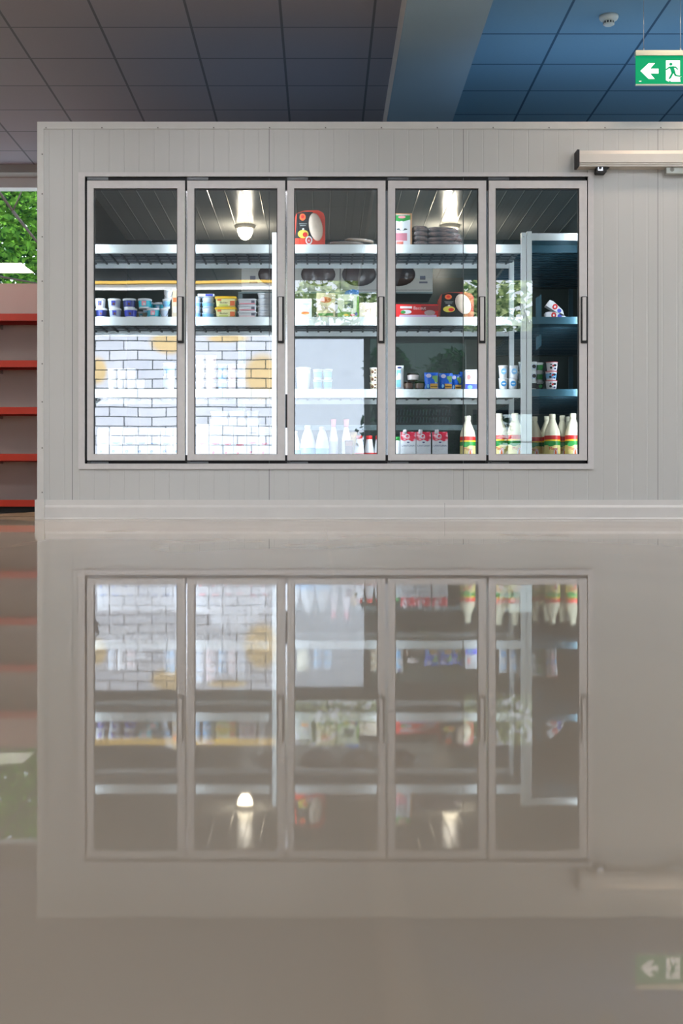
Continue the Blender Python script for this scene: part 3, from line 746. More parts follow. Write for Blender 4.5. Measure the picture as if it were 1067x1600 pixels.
# ---- second shelf, middle door
box_('card_box', 'box', wid(26), .09, h_px(30), at(474, 1, .09, .02), 'white box with small orange print at left of the middle door\'s second shelf', pw, [('e', .1, .25, .25, .08, por), ('r', -.4, .4, .7, .75, pgy)])
box_('card_box', 'box', wid(29), .09, h_px(40), at(509, 1, .09, .04), 'tall beige box beside the blue-topped pack, middle door\'s second shelf', pbg, [('e', 0, .72, .3, .12, por), ('r', -.4, .4, .1, .2, pgr)])
t = box_('cheese_pack', 'pack', wid(33), .07, h_px(36), at(544, 1, .07), 'upright white pack with green edges and navy square, blue top, middle door', M('pale_green_white', (222, 228, 214)),
     [('p', [(-.5, 0), (.5, 0), (.5, .18), (.1, .22), (-.3, .24), (-.5, .5)], M('leaf_green_print', (110, 165, 80))), ('p', [(.38, .0), (.5, 0), (.5, .95), (.42, .9)], M('leaf_green_print', (110, 165, 80))),
      ('r', -.18, .24, .40, .72, M('navy_square', (28, 62, 88))), ('e', .2, .1, .12, .06, prd), ('e', -.1, .1, .12, .05, pye), ('e', .38, .14, .07, .08, pb)], words=[('MILK', .11, pw, .03, .45)])
b = MB(); w = wid(33); h = h_px(36); b.prism([(-w*.2, h), (w*.5, h), (w*.5, h*1.18), (w*.2, h*1.22), (-w*.1, h*1.15)], -.035, .0); b.build('crimped_top', M('blue_top', (40, 110, 190)), t)
box_('card_box', 'box', wid(28), .09, h_px(23), at(575.5, 1, .09), 'low beige card box with thin triangle mark, right end of middle door\'s second shelf', M('pale_card', (226, 212, 196)),
     [('p', [(-.2, .45), (.15, .2), (.12, .65)], M('brown_line', (150, 110, 90))), ('p', [(-.14, .45), (.11, .27), (.09, .6)], M('pale_card', (226, 212, 196))), ('r', .25, .45, .75, .8, M('brown_line', (150, 110, 90)))])
# ---- second shelf, fourth door
box_('chocolate_box', 'box', wid(66), .09, h_px(20.5), at(651.5, 1, .09), 'long red box with white script and lilac foot, fourth door\'s second shelf', prd,
     [('r', -.42, .46, 0, .2, M('lilac_print', (206, 180, 214))), ('r', .1, .5, .5, .9, M('dark_red_print', (130, 40, 44))), ('r', -.4, -.12, .68, .85, pw), ('e', -.26, .42, .13, .16, pw), ('e', -.33, .4, .06, .12, pgr), ('e', .3, .35, .13, .2, M('rose_grey', (170, 150, 150)))],
     words=[('Bacout', .34, pw, .06, .6)])
def ham_pack(pxc, wpx, hpx, lvl, label, red_band):
    w, h, d = wid(wpx), h_px(hpx), .09
    t = thing('ham_pack', label, 'pack', at(pxc, lvl, d), 0, 'black packs with a ham')
    red = M('vivid_red_card', (222, 66, 44))
    out = [(-.5, 0), (.5, 0), (.5, .78), (.44, .92), (.28, 1), (-.2, .98), (-.42, .9), (-.5, .7)]
    b = MB().prism([(a*w, c*h) for a, c in out], -d/2, d/2); b.build('pack_body', red if red_band else M('dark_red_side', (150, 60, 48)), t)
    b = MB(); y = -d/2-.001
    b.poly([(-.46*w, h*(.2 if red_band else 0)), (.2*w, h*(.2 if red_band else 0)), (.1*w, .95*h), (-.2*w, .96*h), (-.4*w, .9*h)], y, 0)
    b.ell(-.22*w, .8*h, .1*w, .10*h, y-.001, 1); b.ell(-.22*w, .81*h, .05*w, .05*h, y-.0015, 2)
    b.ell(-.2*w, .32*h, .17*w, .12*h, y-.001, 3); b.ell(-.14*w, .3*h, .08*w, .07*h, y-.0015, 2); b.ell(-.2*w, .46*h, .035*w, .03*h, y-.001, 4)
    b.rect(-.33*w, -.08*w, .6*h, .62*h, y-.001, 5); b.rect(-.30*w, -.11*w, .55*h, .57*h, y-.001, 5)
    mats = [pdk, por, prd, M('olive_yellow_print', (214, 200, 80)), pw, M('grey_caption', (150, 160, 160))]
    if red_band:
        b.ell(-.02*w, .14*h, .11*w, .12*h, y-.002, 4); b.ell(-.02*w, .14*h, .07*w, .085*h, y-.0025, 2)
    b.build('label_print', mats, t)
    if red_band: text('A', .1*h, pw, t, (-.02*w, y-.004, .10*h))
    # the ham itself bulges out of its window
    b = MB(); cx_, cz_, rx, rz_ = .2*w, .52*h, .22*w, .40*h; rings = []
    for k in range(6):
        a = k/5*math.pi/2; s_ = math.cos(a)
        rings.append([(cx_+rx*s_*math.cos(2*math.pi*i/20)-.06*w*math.sin(2*math.pi*i/20)*s_, y-.022*math.sin(a), cz_+rz_*s_*math.sin(2*math.pi*i/20)) for i in range(20)])
    b.loft(rings, 0); b.build('ham', pham, t)
    return t
ham_pack(712.5, 55, 40, 1, 'black and red pack with oval pale ham, on second shelf behind fourth door', False)
# ---- top shelf
ham_pack(483.5, 49, 55, 0, 'black pack with oval ham above a red foot, top shelf of the middle door', True)
slab_pack(wid(62), .2, h_px(7), at(541, 0, .2), 'thin tan vacuum pack with folded edges lying right of the ham pack', M('tan_meat', (150, 126, 108), .3), 'flat tan packs', tilt=.02, seed=3)
slab_pack(wid(50), .2, h_px(5), at(562, 0, .2, .03, h_px(8)), 'curled tan vacuum pack lying on top of the thin one, middle door', M('tan_meat2', (176, 152, 130), .3), 'flat tan packs', tilt=.09, seed=4)
box_('card_box', 'box', wid(27), .07, h_px(50), at(630, 0, .07, 0), 'tall white box with green top and red meat picture, top shelf fourth door', M('tan_box_side', (188, 140, 100)),
     [('r', -.5, .40, 0, .96, pw), ('p', [(-.5, .78), (-.1, .72), (.1, .76), (.40, .8), (.40, .94), (-.5, .94)], pgr), ('e', -.08, .88, .22, .04, ppk), ('r', -.42, .22, .14, .38, M('meat_picture', (186, 118, 132))),
      ('r', -.4, .0, .03, .12, M('salmon_print', (232, 130, 116))), ('e', -.08, .5, .32, .035, pdk), ('e', -.08, .52, .14, .05, pw), ('e', -.1, .7, .12, .06, pw)])
for q in range(4):
    slab_pack(wid(27), .16, h_px(7.6), at(657, 0, .16, 0, h_px(7.8)*q), f'dark brown vacuum pack, {("lowest", "second", "third", "topmost")[q]} of the pile beside the green-topped box', meat, 'dark meat packs on top shelf', tilt=(-.03, .02, -.02, .03)[q], seed=10+q)
for q in range(4):
    slab_pack(wid(68-q*4), .2, h_px(7.2), at(695-q, 0, .2, 0, h_px(7.4)*q), f'glossy reddish vacuum pack, {("lowest", "second", "third", "topmost")[q]} of the wide pile, top shelf fourth door', meat, 'dark meat packs on top shelf', tilt=(.02, -.03, .04, .02)[q], seed=20+q)
# ---- third shelf
for q in range(2):
    for j, px in enumerate((174, 189, 204, 219)):
        if q == 1 and j == 3: continue
        h = h_px(16.6); w = wid(14)
        cup(w, h, at(px, 2, w, 0, h*q), f'white yogurt cup, {ORD[j]} from left in {("lower", "upper")[q]} row, third shelf of leftmost door', pw, (pgy, pw, M('pale_pink_print', (240, 210, 214)), pw)[j], 'white cups behind the leftmost door', lid=pw)
for q in range(2):
    w = wid(20); h = h_px(21)
    cup(w, h, at(263, 2, w, 0, h*q), f'large white cup with blue side, {("lower", "upper")[q]} one at right of leftmost door\'s third shelf', pw, plb, 'white cups behind the leftmost door', lid=pw)
cols = [(312, 15, 4, pgy), (329, 18, 4, M('pale_pink_print', (240, 210, 214))), (347, 15, 3, plb), (362, 14, 3, M('pale_pink_print', (240, 210, 214))), (376.5, 14, 3, pgy)]
for j, (px, w_, n_, bd) in enumerate(cols):
    for q in range(n_):
        w = wid(w_); h = h_px(13.4)
        cup(w, h, at(px, 2, w, 0, h*q), f'white yogurt cup, {("lowest", "second", "third", "topmost")[q]} in {ORD[j]} stack from left, second door\'s third shelf', pw, bd, 'yogurt cups behind the second door', lid=pw)
cup(wid(24), h_px(35), at(474, 2, wid(24)), 'big cream pot at left end of the middle door\'s third shelf', pcr, pcr, None, 'large_pot', pcr)
for q in range(2):
    for j in range(2):
        w = wid(15.2); h = h_px(16)
        cup(w, h, at(496.5+j*15.6, 2, w, 0, h*q), f'white and blue jar, {("lower", "upper")[q]} {("left", "right")[j]} of four beside the cream pot', pgy, plb, 'white and blue jars', 'cream_jar', pw)
for q in range(3):
    h = h_px(11.5); w = wid(13)
    cup(w, h, at(584, 2, w, 0, h*q), f'speckled brown and white dessert cup, {("lowest", "middle", "topmost")[q]} of stack at right of the middle door', pcr, (pbg, pbg, pbg)[q], 'speckled dessert cups', 'dessert_cup', pw, mark=[(-.3, .4, .3, .2, pbr), (.35, .65, .25, .15, pbr), (.3, .25, .2, .12, pdk)])
pouch(wid(14), h_px(38), at(624, 2, .045, .0), 'tall pale blue and white pouch at left end of fourth door\'s third shelf', pw, [('r', -.35, .15, .1, .4, plb), ('r', -.35, .15, .55, .8, plb), ('e', 0, .9, .25, .04, pnv)], 'pale blue pouches')
for j, px in enumerate((639, 656)):
    cup(wid(17), h_px(13), at(px, 2, wid(17)), f'clear chocolate dessert cup, bottom {("left", "right")[j]} of the three dark cups', M('chocolate', (46, 32, 28), .2), M('choc_band', (90, 64, 56)), 'chocolate dessert cups', 'dessert_cup', pdk)
cup(wid(20), h_px(13.5), at(646, 2, wid(20), 0, h_px(13)), 'chocolate dessert cup with pale print standing on the other two', M('chocolate', (46, 32, 28), .2), M('pale_print', (196, 186, 186)), 'chocolate dessert cups', 'dessert_cup', pdk)
sandwich = [('e', -.2, .8, .18, .12, M('pale_logo', (190, 190, 220))), ('r', .05, .42, .42, .8, M('lime_pic', (130, 176, 110))), ('r', -.1, .42, .06, .34, psw), ('r', -.06, .4, .14, .2, M('crust', (110, 70, 40))), ('e', -.25, .2, .08, .12, plb)]
for j, (a, e) in enumerate(((663, 685.5), (686.5, 707.5), (704, 722))):
    pouch(wid(e-a), h_px(27-j), at((a+e)/2, 2, .045, .0 if j < 2 else .05), f'bright blue bag with sandwich picture, {("leftmost", "middle", "rightmost")[j]} of three on fourth door\'s third shelf', pcb, sandwich, 'blue sandwich bags')
box_('card_box', 'box', wid(11), .09, h_px(30), at(724, 2, .09, .09), 'plain blue box partly behind the white-topped box, third shelf fourth door', pcb, [('r', -.4, .4, .1, .3, pb)])
box_('card_box', 'box', wid(18), .08, h_px(31), at(736, 2, .08), 'white box with red and blue print above an indigo foot, third shelf', pw, [('r', -.5, .5, 0, .28, M('indigo_print', (50, 60, 190))), ('e', -.2, .62, .16, .13, M('rose_print', (214, 130, 130))), ('r', -.4, .4, .88, .91, M('grey_print', (100, 100, 115))), ('e', -.1, .12, .22, .1, plb), ('r', .0, .35, .5, .54, pgy)])
for q in range(2):
    for j, px in enumerate((787, 802)):
        w = wid(15-q*0); h = h_px(18 if q == 0 else 20)
        cup(w, h, at(px+(1.5 if q and j else 0), 2, w, 0, h_px(18)*q), f'white cup with round blue mark, {("lower", "upper")[q]} {("left", "right")[j]} of four behind the rightmost door', pw, pw, 'white and blue cups at the right', lid=pw, mark=[(0, .52, .58, .24, plb if q else M('cyan_mark', (40, 140, 205))), (0, .52, .36, .06, pw)])
for j, px in enumerate((818, 833, 843)):
    for q in range(3):
        w = wid(15, .05); h = h_px(15)
        cup(w, h, at(px, 2, w, .05+.05*(j == 2), h*q+.0), f'clear-sided white cup, {("lowest", "middle", "topmost")[q]} in {("left", "middle", "right")[j]} stack around the thin upright', M('translucent_cup', (196, 206, 204)), pdk if q == 0 else pgr if j == 2 else pgy, 'clear-sided cups by the upright', lid=pw, mark=[(.2, .5, .4, .2, pgr if j == 2 else pdk)])
for q in range(3):
    w = wid(19); h = h_px(14.6)
    cup(w, h, at(863-q*.3+(q == 2)*1.5, 2, w, 0, h*q), f'white cup with red rim and cow-patch print, {("lowest", "middle", "topmost")[q]} of stack on the blue shelf', pw, (pw, plb, pw)[q], 'red-rimmed cups on the blue shelf', lid=M('rose_rim', (206, 90, 100)), mark=[(-.3, .35, .22, .13, pdk), (.35, .6, .25, .12, pdk), (.05, .55, .16, .1, prd), (.35, .25, .16, .09, pnv), (-.3, .68, .14, .07, pdk)])
# two joined cup packs lying on the blue shelf (second level)
for q in range(2):
    t = thing('cup_pack', ('white cup pack with red and blue marks lying flat on the upper blue shelf', 'white cup pack tilted over the flat one on the upper blue shelf')[q], 'pack', (X(866-2*q, 8.62), 8.62, LV[1]+.004+h_px(10)*q+.013*q), 0, 'lying cup packs')
    t.rotation_euler = (0, .60*q, 0)
    b = MB(); wq = .125
    b.prism([(-wq/2, .0), (wq/2, .004), (wq/2+.012, .012), (wq/2-.02, .038), (-wq*.3, .05), (-wq/2, .044)], -.035, .035); b.build('pack_body', pw, t)
    b = MB(); b.ell(-.01, .026, .017, .019, -.036, 0); b.ell(.028, .02, .014, .013, -.0365, 1); b.ell(-.01, .026, .006, .008, -.0368, 2); b.build('label_print', [prd, pb, pw], t)
# ---- bottom shelf cartons
for i, (a, e) in enumerate(((152, 170), (171, 191), (192, 211.5), (212.5, 230), (231, 250), (251, 269.5), (270.5, 289))):
    w = wid(e-a)-.001
    carton(w, .07, h_px(53+(i in (1,))*1), at((a+e)/2, 3, .07), f'white carton with blue flecks, {ORD[i]} from left on bottom shelf of leftmost door', 'blue', 'white milk cartons with blue print')
for i, (a, e) in enumerate(((306.5, 326), (327, 346.5), (347.5, 364), (365, 385), (386, 403.5), (405, 424))):
    w = wid(e-a)-.001
    carton(w, .07, h_px((59, 59, 57, 54, 60, 58)[i]), at((a+e)/2, 3, .07), f'white carton with pink flecks, {ORD[i]} from left on bottom shelf of second door', 'pink', 'white milk cartons with pink print')
for i, (a, e) in enumerate(((328, 356), (357, 384), (385, 404))):
    w = wid(e-a, .12)
    rect_tub(w, .11, h_px(12, .12), at((a+e)/2, 3, .11, .10, h_px(68, .12)), f'small white tray box, {("left", "middle", "right")[i]} of three above the pink-flecked cartons', pw, pw, [(-.4, .4, .2, .3, pgy)], 'white trays above the cartons')
    box_('tall_carton', 'carton', w*.96, .1, h_px(68, .12)-.001, at((a+e)/2, 3, .1, .10), f'tall plain white carton under the {("left", "middle", "right")[i]} white tray box', pw, [('r', -.4, .4, .8, .82, pgy)], 'tall plain cartons under the trays')
# ---- bottom shelf middle door
for i, (px, w_, h_) in enumerate(((461, 16, 48), (481, 24, 57), (503.5, 21, 55))):
    bottle(wid(w_)/2, h_px(h_), at(px, 3, wid(w_)), f'white milk bottle with pale blue band, {("leftmost, half hidden,", "middle", "rightmost")[i]} of three behind the middle door', 'white', 'white milk bottles')
for i, px in enumerate((521, 541)):
    bottle(wid(14)/2, h_px(67), at(px, 3, wid(14), .04), f'slim pale bottle with pink cap, {("left", "right")[i]} of two behind the middle door', 'pinkcap', 'slim pink-capped bottles')
cup(wid(13), h_px(33), at(545, 3, wid(13)), 'brown jar with dark lid in front of the golden can', M('amber_jar', (130, 84, 54), .15), pbr, None, 'brown_jar', pbr)
cup(wid(13), h_px(48), at(552.5, 3, wid(13), .07), 'golden patterned can behind the small brown jar', M('gold_can', (196, 160, 96), .3, metal=.2, var=.3, scale=40), M('gold_band', (214, 186, 110)), None, 'golden_can', pbr)
for i, px in enumerate((561.5, 577, 592)):
    bottle(wid(15.5)/2, h_px(41), at(px, 3, wid(15.5)), f'white bottle with red cap and band, {("left", "middle", "right")[i]} of three behind the middle door', 'redcap', 'small red-capped bottles')
# ---- bottom shelf fourth door
bottle(wid(13)/2, h_px(39), at(621, 3, wid(13), 0), 'small white bottle with green cap left of the red-topped cartons', 'greencap', None)
for i, (a, e) in enumerate(((626, 649.5), (650.5, 673), (675.5, 699.5))):
    carton(wid(e-a), .075, h_px(47), at((a+e)/2, 3, .075), f'white carton with red floral top and white cap, {("left", "middle", "right")[i]} of three behind the fourth door', 'red', 'red-topped cartons')
def dress(px, top, row, label, w_=24.5):
    Yc = YS+.028+row; hh = (721-top)*Yc/F
    z = LV[3]; hh = (CY-top)*(Yc+.05)/F+CH-z
    bottle(wid(w_)/2, hh, at(px, 3, wid(w_), row), label, 'dressing', 'tall cream bottles', rz=random.uniform(-.2, .2))
dress(732, 650, 0, 'tall cream bottle with red and green band alone at right of the fourth door')
dress(781.5, 646, 0, 'tall cream bottle with red and green band, leftmost behind the rightmost door', 26)
dress(806.5, 645.5, 0, 'tall cream bottle with red and green band, second from left behind the rightmost door', 26)
dress(837, 651, .12, 'tall cream bottle just right of the thin upright, set back, rightmost door', 23)
dress(856.5, 650, .15, 'tall cream bottle half hidden left behind the front centre one, rightmost door', 24)
dress(865, 647, 0, 'tall cream bottle standing front centre on the blue shelving, rightmost door', 25)
dress(880.5, 649.5, .12, 'tall cream bottle set back between the two front right ones', 22)
dress(889.5, 651, .27, 'tall cream bottle farthest back, left of the bottle at the right edge', 22)
dress(897.5, 646, 0, 'tall cream bottle at the right edge of the rightmost glass door', 25)

# ---- packed dark hams on the rear rack, and the crate
ham_d = M('smoked_ham', (70, 52, 44), .2, var=.25, scale=14); wcard = M('white_card_worn', (196, 194, 186), .4, var=.06)
rw = lambda px: px*(RYF+.02)/F
for i, (a, e, oc) in enumerate(((377, 458, 430), (459, 531, 497), (532, 604, 561), (605, 676, 622))):
    w, h, d = rw(e-a)-.002, rw(46), .3
    t = thing('smoked_ham_box', f'white open-faced box with a dark smoked ham, {ORD[i]} from left on the rear rack', 'box', (X((a+e)/2, RYF+.02), RYF+.02+d/2, RZ1+.001), 0, 'smoked ham boxes')
    b = MB().box(-w/2, w/2, -d/2, d/2, 0, h, 0, .003); b.rect(-w*.48, w*.48, .014, .017, -d/2-.001, 1); b.build('box_body', [wcard, pdk], t)
    cx_ = rw(oc-(a+e)/2); r = rw(27); rings = []
    for k in range(6):
        q = k/5*math.pi/2
        rings.append([(cx_+r*math.cos(q)*math.cos(2*math.pi*j/24), -d/2-.002-.03*math.sin(q), h*.6+r*.88*math.cos(q)*math.sin(2*math.pi*j/24)*.78) for j in range(24)])
    MB().loft(rings, 0).build('ham', ham_d, t)
    if i in (0, 3):
        s_ = -1 if i == 0 else 1
        b = MB(); b.rect(s_*w*.28-.025, s_*w*.28+.035, h*.3, h*.36, -d/2-.002, 0); b.rect(s_*w*.28-.02, s_*w*.28+.02, h*.42, h*.55, -d/2-.002, 0); b.build('label_print', M('grey_print', (100, 100, 115)), t)
crm = mat('black_crate_plastic', (20, 30, 32), .35, var=.05)
cx0, cx1 = X(618, RYF+.03), X(704, RYF+.03); cw = cx1-cx0; ch = .145
t = thing('crate', 'black vented plastic crate standing on the low rear rack behind the fourth door', 'crate', ((cx0+cx1)/2, RYF+.03, RZ2), 0)
b = MB(); b.box(-cw/2, cw/2, 0, .3, 0, .006); b.box(-cw/2, -cw/2+.005, 0, .3, 0, ch); b.box(cw/2-.005, cw/2, 0, .3, 0, ch); b.box(-cw/2, cw/2, .295, .3, 0, ch)
b.box(-cw/2, cw/2, .004, .008, .0, ch)
b.box(-cw/2, cw/2, -.004, .006, ch-.02, ch, 0); b.box(-cw/2, cw/2, -.004, .006, 0, .016, 0); b.box(-cw/2, cw/2, -.003, .006, .06, .07, 0)
n = 17
for i in range(n):
    for j in range(2):
        x = -cw/2+(i+.5)*cw/n; z0 = .018+j*.054; z1 = z0+.042
        b.face([(x-.004, -.002, z0), (x+.001, -.002, z0), (x+.007, -.002, z1), (x+.002, -.002, z1)], 1)
b.build('crate_body', [crm, mat('crate_slat', (62, 88, 90), .4, var=0)], t)

# ------------------------------------------------------------------ lamps in the cold room
globe = mat('lamp_globe', (255, 238, 206), .3, emit=18, var=0)
for px, lab in ((383, 'glowing dome lamp on the cold room ceiling behind the second door'), (703, 'glowing dome lamp above the piled meat packs behind the fourth door')):
    t = thing('ceiling_lamp', lab, 'lamp', (X(px, 10.8), 10.8, 2.405))
    MB().lathe([(.085, 0), (.085, -.012), (.07, -.03)], 0, 24).build('lamp_base', mat('lamp_base_grey', (190, 186, 176), .4, var=0), t)
    MB().lathe([(.066, -.03), (.062, -.06), (.05, -.09), (.03, -.112), (.008, -.122)], 0, 24).build('lamp_globe', globe, t)
led = mat('led_strip', (214, 234, 255), .4, emit=3.0, var=0)
for k, px in enumerate((131, 291.3, 447.3, 604, 761, 921)):
    x = X(px); 
    if px == 131: x = X(133)
    if px == 921: x = X(919)
    t = thing('led_strip', f'slim cool-white LED light strip inside the door mullion, {ORD[k]} from left', 'light strip', (x, W+.10, Z(710)), 0, 'LED strips behind the mullions')
    MB().box(-.012, .012, 0, .012, 0, 1.66).build('diffuser', led, t)
    la = bpy.data.lights.new('strip_glow', 'AREA'); la.shape = 'RECTANGLE'; la.size = .03; la.size_y = 1.6; la.energy = 6.5; la.color = (.82, .92, 1.0)
    lo = bpy.data.objects.new('strip_glow', la); C.objects.link(lo); lo.location = (x, W+.118, Z(710)+.83); lo.rotation_euler = (math.pi/2, 0, 0)

for px in (383, 703):
    la = bpy.data.lights.new('bulb_glow', 'POINT'); la.energy = 4; la.shadow_soft_size = .05; la.color = (1, .9, .76)
    lo = bpy.data.objects.new('bulb_glow', la); C.objects.link(lo); lo.location = (X(px, 10.8), 10.8, 2.20)
# added unseen cool fill lights over the cold room roof turn the ceiling blue
la = bpy.data.lights.new('roof_wash', 'AREA'); la.shape = 'RECTANGLE'; la.size = 5.0; la.size_y = 1.0; la.energy = 12; la.color = (.44, .68, 1)
lo = bpy.data.objects.new('roof_wash', la); C.objects.link(lo); lo.location = (3.6, 8.95, TOP+.03); lo.rotation_euler = (math.pi, 0, 0)
la = bpy.data.lights.new('roof_wash', 'AREA'); la.shape = 'RECTANGLE'; la.size = 1.6; la.size_y = 1.6; la.energy = .9; la.color = (.36, .64, 1)
lo = bpy.data.objects.new('roof_wash', la); C.objects.link(lo); lo.location = (-.35, 9.6, TOP+.03); lo.rotation_euler = (math.pi, 0, 0)

# ------------------------------------------------------------------ sliding door rail
rc = mat('rail_cream', (206, 200, 190), .35, .1, var=.02); rx0 = X(901)
t = thing('sliding_door_rail', 'long cream sliding-door rail with black end cap, high on the wall at right', 'rail', (rx0, W, Z(265)))
off = (-rx0, -W, -Z(265))
b = MB(); pr = [(W-.085, Z(259)), (W-.085, Z(246)), (W-.078, Z(240.5)), (W-.001, Z(240.5)), (W-.001, Z(265)), (W-.08, Z(265)), (W-.08, Z(262.5)), (W-.088, Z(262)), (W-.088, Z(260.8)), (W-.08, Z(260))]
n = len(pr); b.v += [(rx0, y, z) for y, z in pr]+[(3.6, y, z) for y, z in pr]
b.f.append(tuple(range(n))); b.f.append(tuple(n+i for i in reversed(range(n)))); b.m += [0, 0]; b.s += [False]*2
for i in range(n):
    j = (i+1) % n; b.f.append((i, n+i, n+j, j)); b.m.append(1 if i in (8,) else 0); b.s.append(False)
b.build('track', [rc, mat('rail_groove', (90, 88, 84), .5, var=0)], t, off)
MB().box(X(897), rx0, W-.09, W-.001, Z(265.5), Z(239.5), 0, .002).build('end_cap', black, t, off)
b = MB(); b.box(X(928), X(944), W-.07, W-.01, Z(274.5), Z(264.5), 0, .006); b.prism([(X(944), Z(270)), (X(950), Z(264.5)), (X(944), Z(264.5))], W-.06, W-.02)
b.box(X(930), X(938), W-.074, W-.07, Z(271.5), Z(264), 1); b.lathe([(0.001, 0), (.001, .001)], 0, 6) if False else b.ell(X(934), Z(267), .009, .009, W-.0745, 0)
b.build('roller_stop', [black, psv], t, off)
b = MB(); b.box(X(1037), X(1120), W-.06, W-.012, Z(274.5), Z(265.2)); b.ell(X(1046), Z(268.5), .014, .014, W-.0605, 1); b.ell(X(1046), Z(268.5), .008, .008, W-.061, 2)
b.build('hanger_plate', [M('hanger_grey', (176, 180, 174), .4, metal=.3), M('bolt_grey', (130, 128, 120), .4, metal=.4), rivet], t, off)

# ------------------------------------------------------------------ exit sign and smoke detector
YE = 8.05; ex = lambda p: X(p, YE); ez = lambda p: Z(p, YE)
ecx = (ex(992.5)+ex(1076))/2
t = thing('exit_sign', 'hanging green emergency exit sign with white arrow and running figure', 'sign', (ecx, YE, ez(134)))
off = (-ecx, -YE, -ez(134))
MB().box(ex(992), ex(1076.5), YE-.02, YE+.02, ez(88), ez(80), 0, .003).build('housing', M('sign_housing', (176, 186, 172), .35, metal=.3), t, off)
egr = mat('sign_green', (0, 166, 104), .3, emit=.9, var=0); ewh = mat('sign_white', (236, 242, 240), .3, emit=.8, var=0)
egr.node_tree.nodes['Principled BSDF'].inputs['Base Color'].default_value = (0, .05, .03, 1)
for m_ in (egr, ewh): m_.node_tree.nodes['Principled BSDF'].inputs['Roughness'].default_value = .7; m_.node_tree.nodes['Principled BSDF'].inputs['Specular IOR Level'].default_value = .15
MB().box(ex(993), ex(1075.5), YE-.006, YE+.006, ez(132), ez(88)).build('panel', egr, t, off)
MB().box(ex(992.5), ex(1076), YE-.009, YE+.009, ez(134), ez(132)).build('bottom_edge', M('sign_edge', (170, 190, 180), .3, metal=.2), t, off)
q = 140/1067.0
E = lambda u, v: (ex(927+u*q), ez(v*q))
b = MB(); y = YE-.0075
b.poly([E(556, 850), E(655, 757), E(730, 757), E(672, 822), E(770, 822), E(770, 880), E(672, 880), E(726, 944), E(655, 944)][::-1], y)
b.build('arrow', ewh, t, off)
b = MB(); b.poly([E(860, 725), E(1027, 725), E(1027, 905), E(1045, 918), E(1027, 925), E(1034, 978), E(920, 978), E(905, 962), E(895, 978), E(860, 960)][::-1], y); b.build('doorway_symbol', ewh, t, off)
b = MB(); y -= .001
c = E(918, 770); b.ell(c[0], c[1], .0098, .0098, y)
def limb(p0, p1, w_):
    a = Vector((E(*p0)[0], E(*p0)[1])); c = Vector((E(*p1)[0], E(*p1)[1])); dd = (c-a).normalized(); nn = Vector((-dd.y, dd.x))*w_*q*YE/F
    b.poly([tuple(a-nn), tuple(c-nn), tuple(c+nn), tuple(a+nn)][::-1] if False else [tuple(a+nn), tuple(a-nn), tuple(c-nn), tuple(c+nn)], y)
limb((925, 800), (950, 870), 24); limb((930, 800), (895, 812), 9); limb((897, 808), (862, 836), 8); limb((935, 800), (980, 808), 9); limb((978, 806), (1000, 834), 8)
limb((945, 860), (910, 930), 12); limb((912, 925), (898, 945), 10); limb((955, 862), (975, 905), 12); limb((972, 905), (1038, 912), 9)
b.build('running_figure', egr, t, off)
for p in (1005.5, 1063):
    MB().tube((ex(p), YE, ez(80)), (ex(p), YE, CZ), .002, 0, 6).tube((ex(p), YE, ez(80)), (ex(p), YE, ez(75.5)), .005, 0, 8).build('suspension_wire', M('sign_wire', (176, 180, 186), .3, metal=.5), t, off)
b = MB(); c = E(555, 972); b.ell(c[0], c[1], .008, .0025, YE-.0075); b.build('status_light', ewh, t, off)
t = thing('smoke_detector', 'round grey-white smoke detector on the blue ceiling tile', 'smoke detector', (X(951, 8.46), 8.46, CZ))
MB().lathe([(.062, 0), (.062, -.014), (.054, -.026), (.038, -.032)], 0, 28).build('base', M('detector_white', (196, 204, 200), .5), t)
b = MB(); b.lathe([(.036, -.030), (.036, -.036), (.036, -.056), (.026, -.062)], 0, 24)
for i in range(12):
    a = 2*math.pi*i/12; a2 = a+.3; r = .0365
    b.face([(r*math.cos(a), r*math.sin(a), -.052), (r*math.cos(a2), r*math.sin(a2), -.052), (r*math.cos(a2), r*math.sin(a2), -.038), (r*math.cos(a), r*math.sin(a), -.038)], 1)
b.build('sensor_head', [M('detector_white', (196, 204, 200), .5), pdk], t)

# ------------------------------------------------------------------ red shop shelving at the left
GF, GB = 11.5, 12.02
red = mat('red_shelf_steel', (186, 46, 16), .35, var=.05); redd = mat('red_shelf_under', (140, 16, 10), .5, var=.05)
gp = mat('shelf_back_panel', (206, 190, 182), .6, var=.04, scale=2)
gx0_, gx1_ = -5.4, -1.85
t = thing('shop_shelving', 'wall shelving with five empty red shelves and grey backs, left of the cold room', 'shelving', ((gx0_+gx1_)/2, GF, 0)); off = (-(gx0_+gx1_)/2, -GF, 0)
MB().box(gx0_, gx1_, GB, GB+.04, .05, Z(443, GB)).build('back_panel', gp, t, off)
gz = lambda p: Z(p, GF)
for i, (a, e) in enumerate(((490, 501), (563, 573.5), (636, 647), (709, 720), (781, 791.5))):
    b = MB(); b.box(gx0_, gx1_, GF, GF+.012, gz(e), gz(a), 0); b.box(gx0_, gx1_, GF+.012, GB, gz(a)-.03, gz(a)-.004, 1)
    b.box(gx0_, gx1_, GF+.25, GF+.26, gz(e)-.0, gz(a)-.02, 1)
    for xx in (gx0_+.05, -3.2, -2.95, gx1_-.03):
        b.prism([(xx, gz(e)-.01), (xx+.02, gz(e)-.01), (xx+.02, gz(a)-.02), (xx, gz(a)-.02)], GF+.05, GB, 2)
    if i == 4: b.box(gx0_, gx1_, GF+.03, GF+.05, .03, gz(e), 3)
    b.build('shelf', [red, redd, psv, mat('plinth_dark', (12, 10, 9), .7, var=0)], t, off)
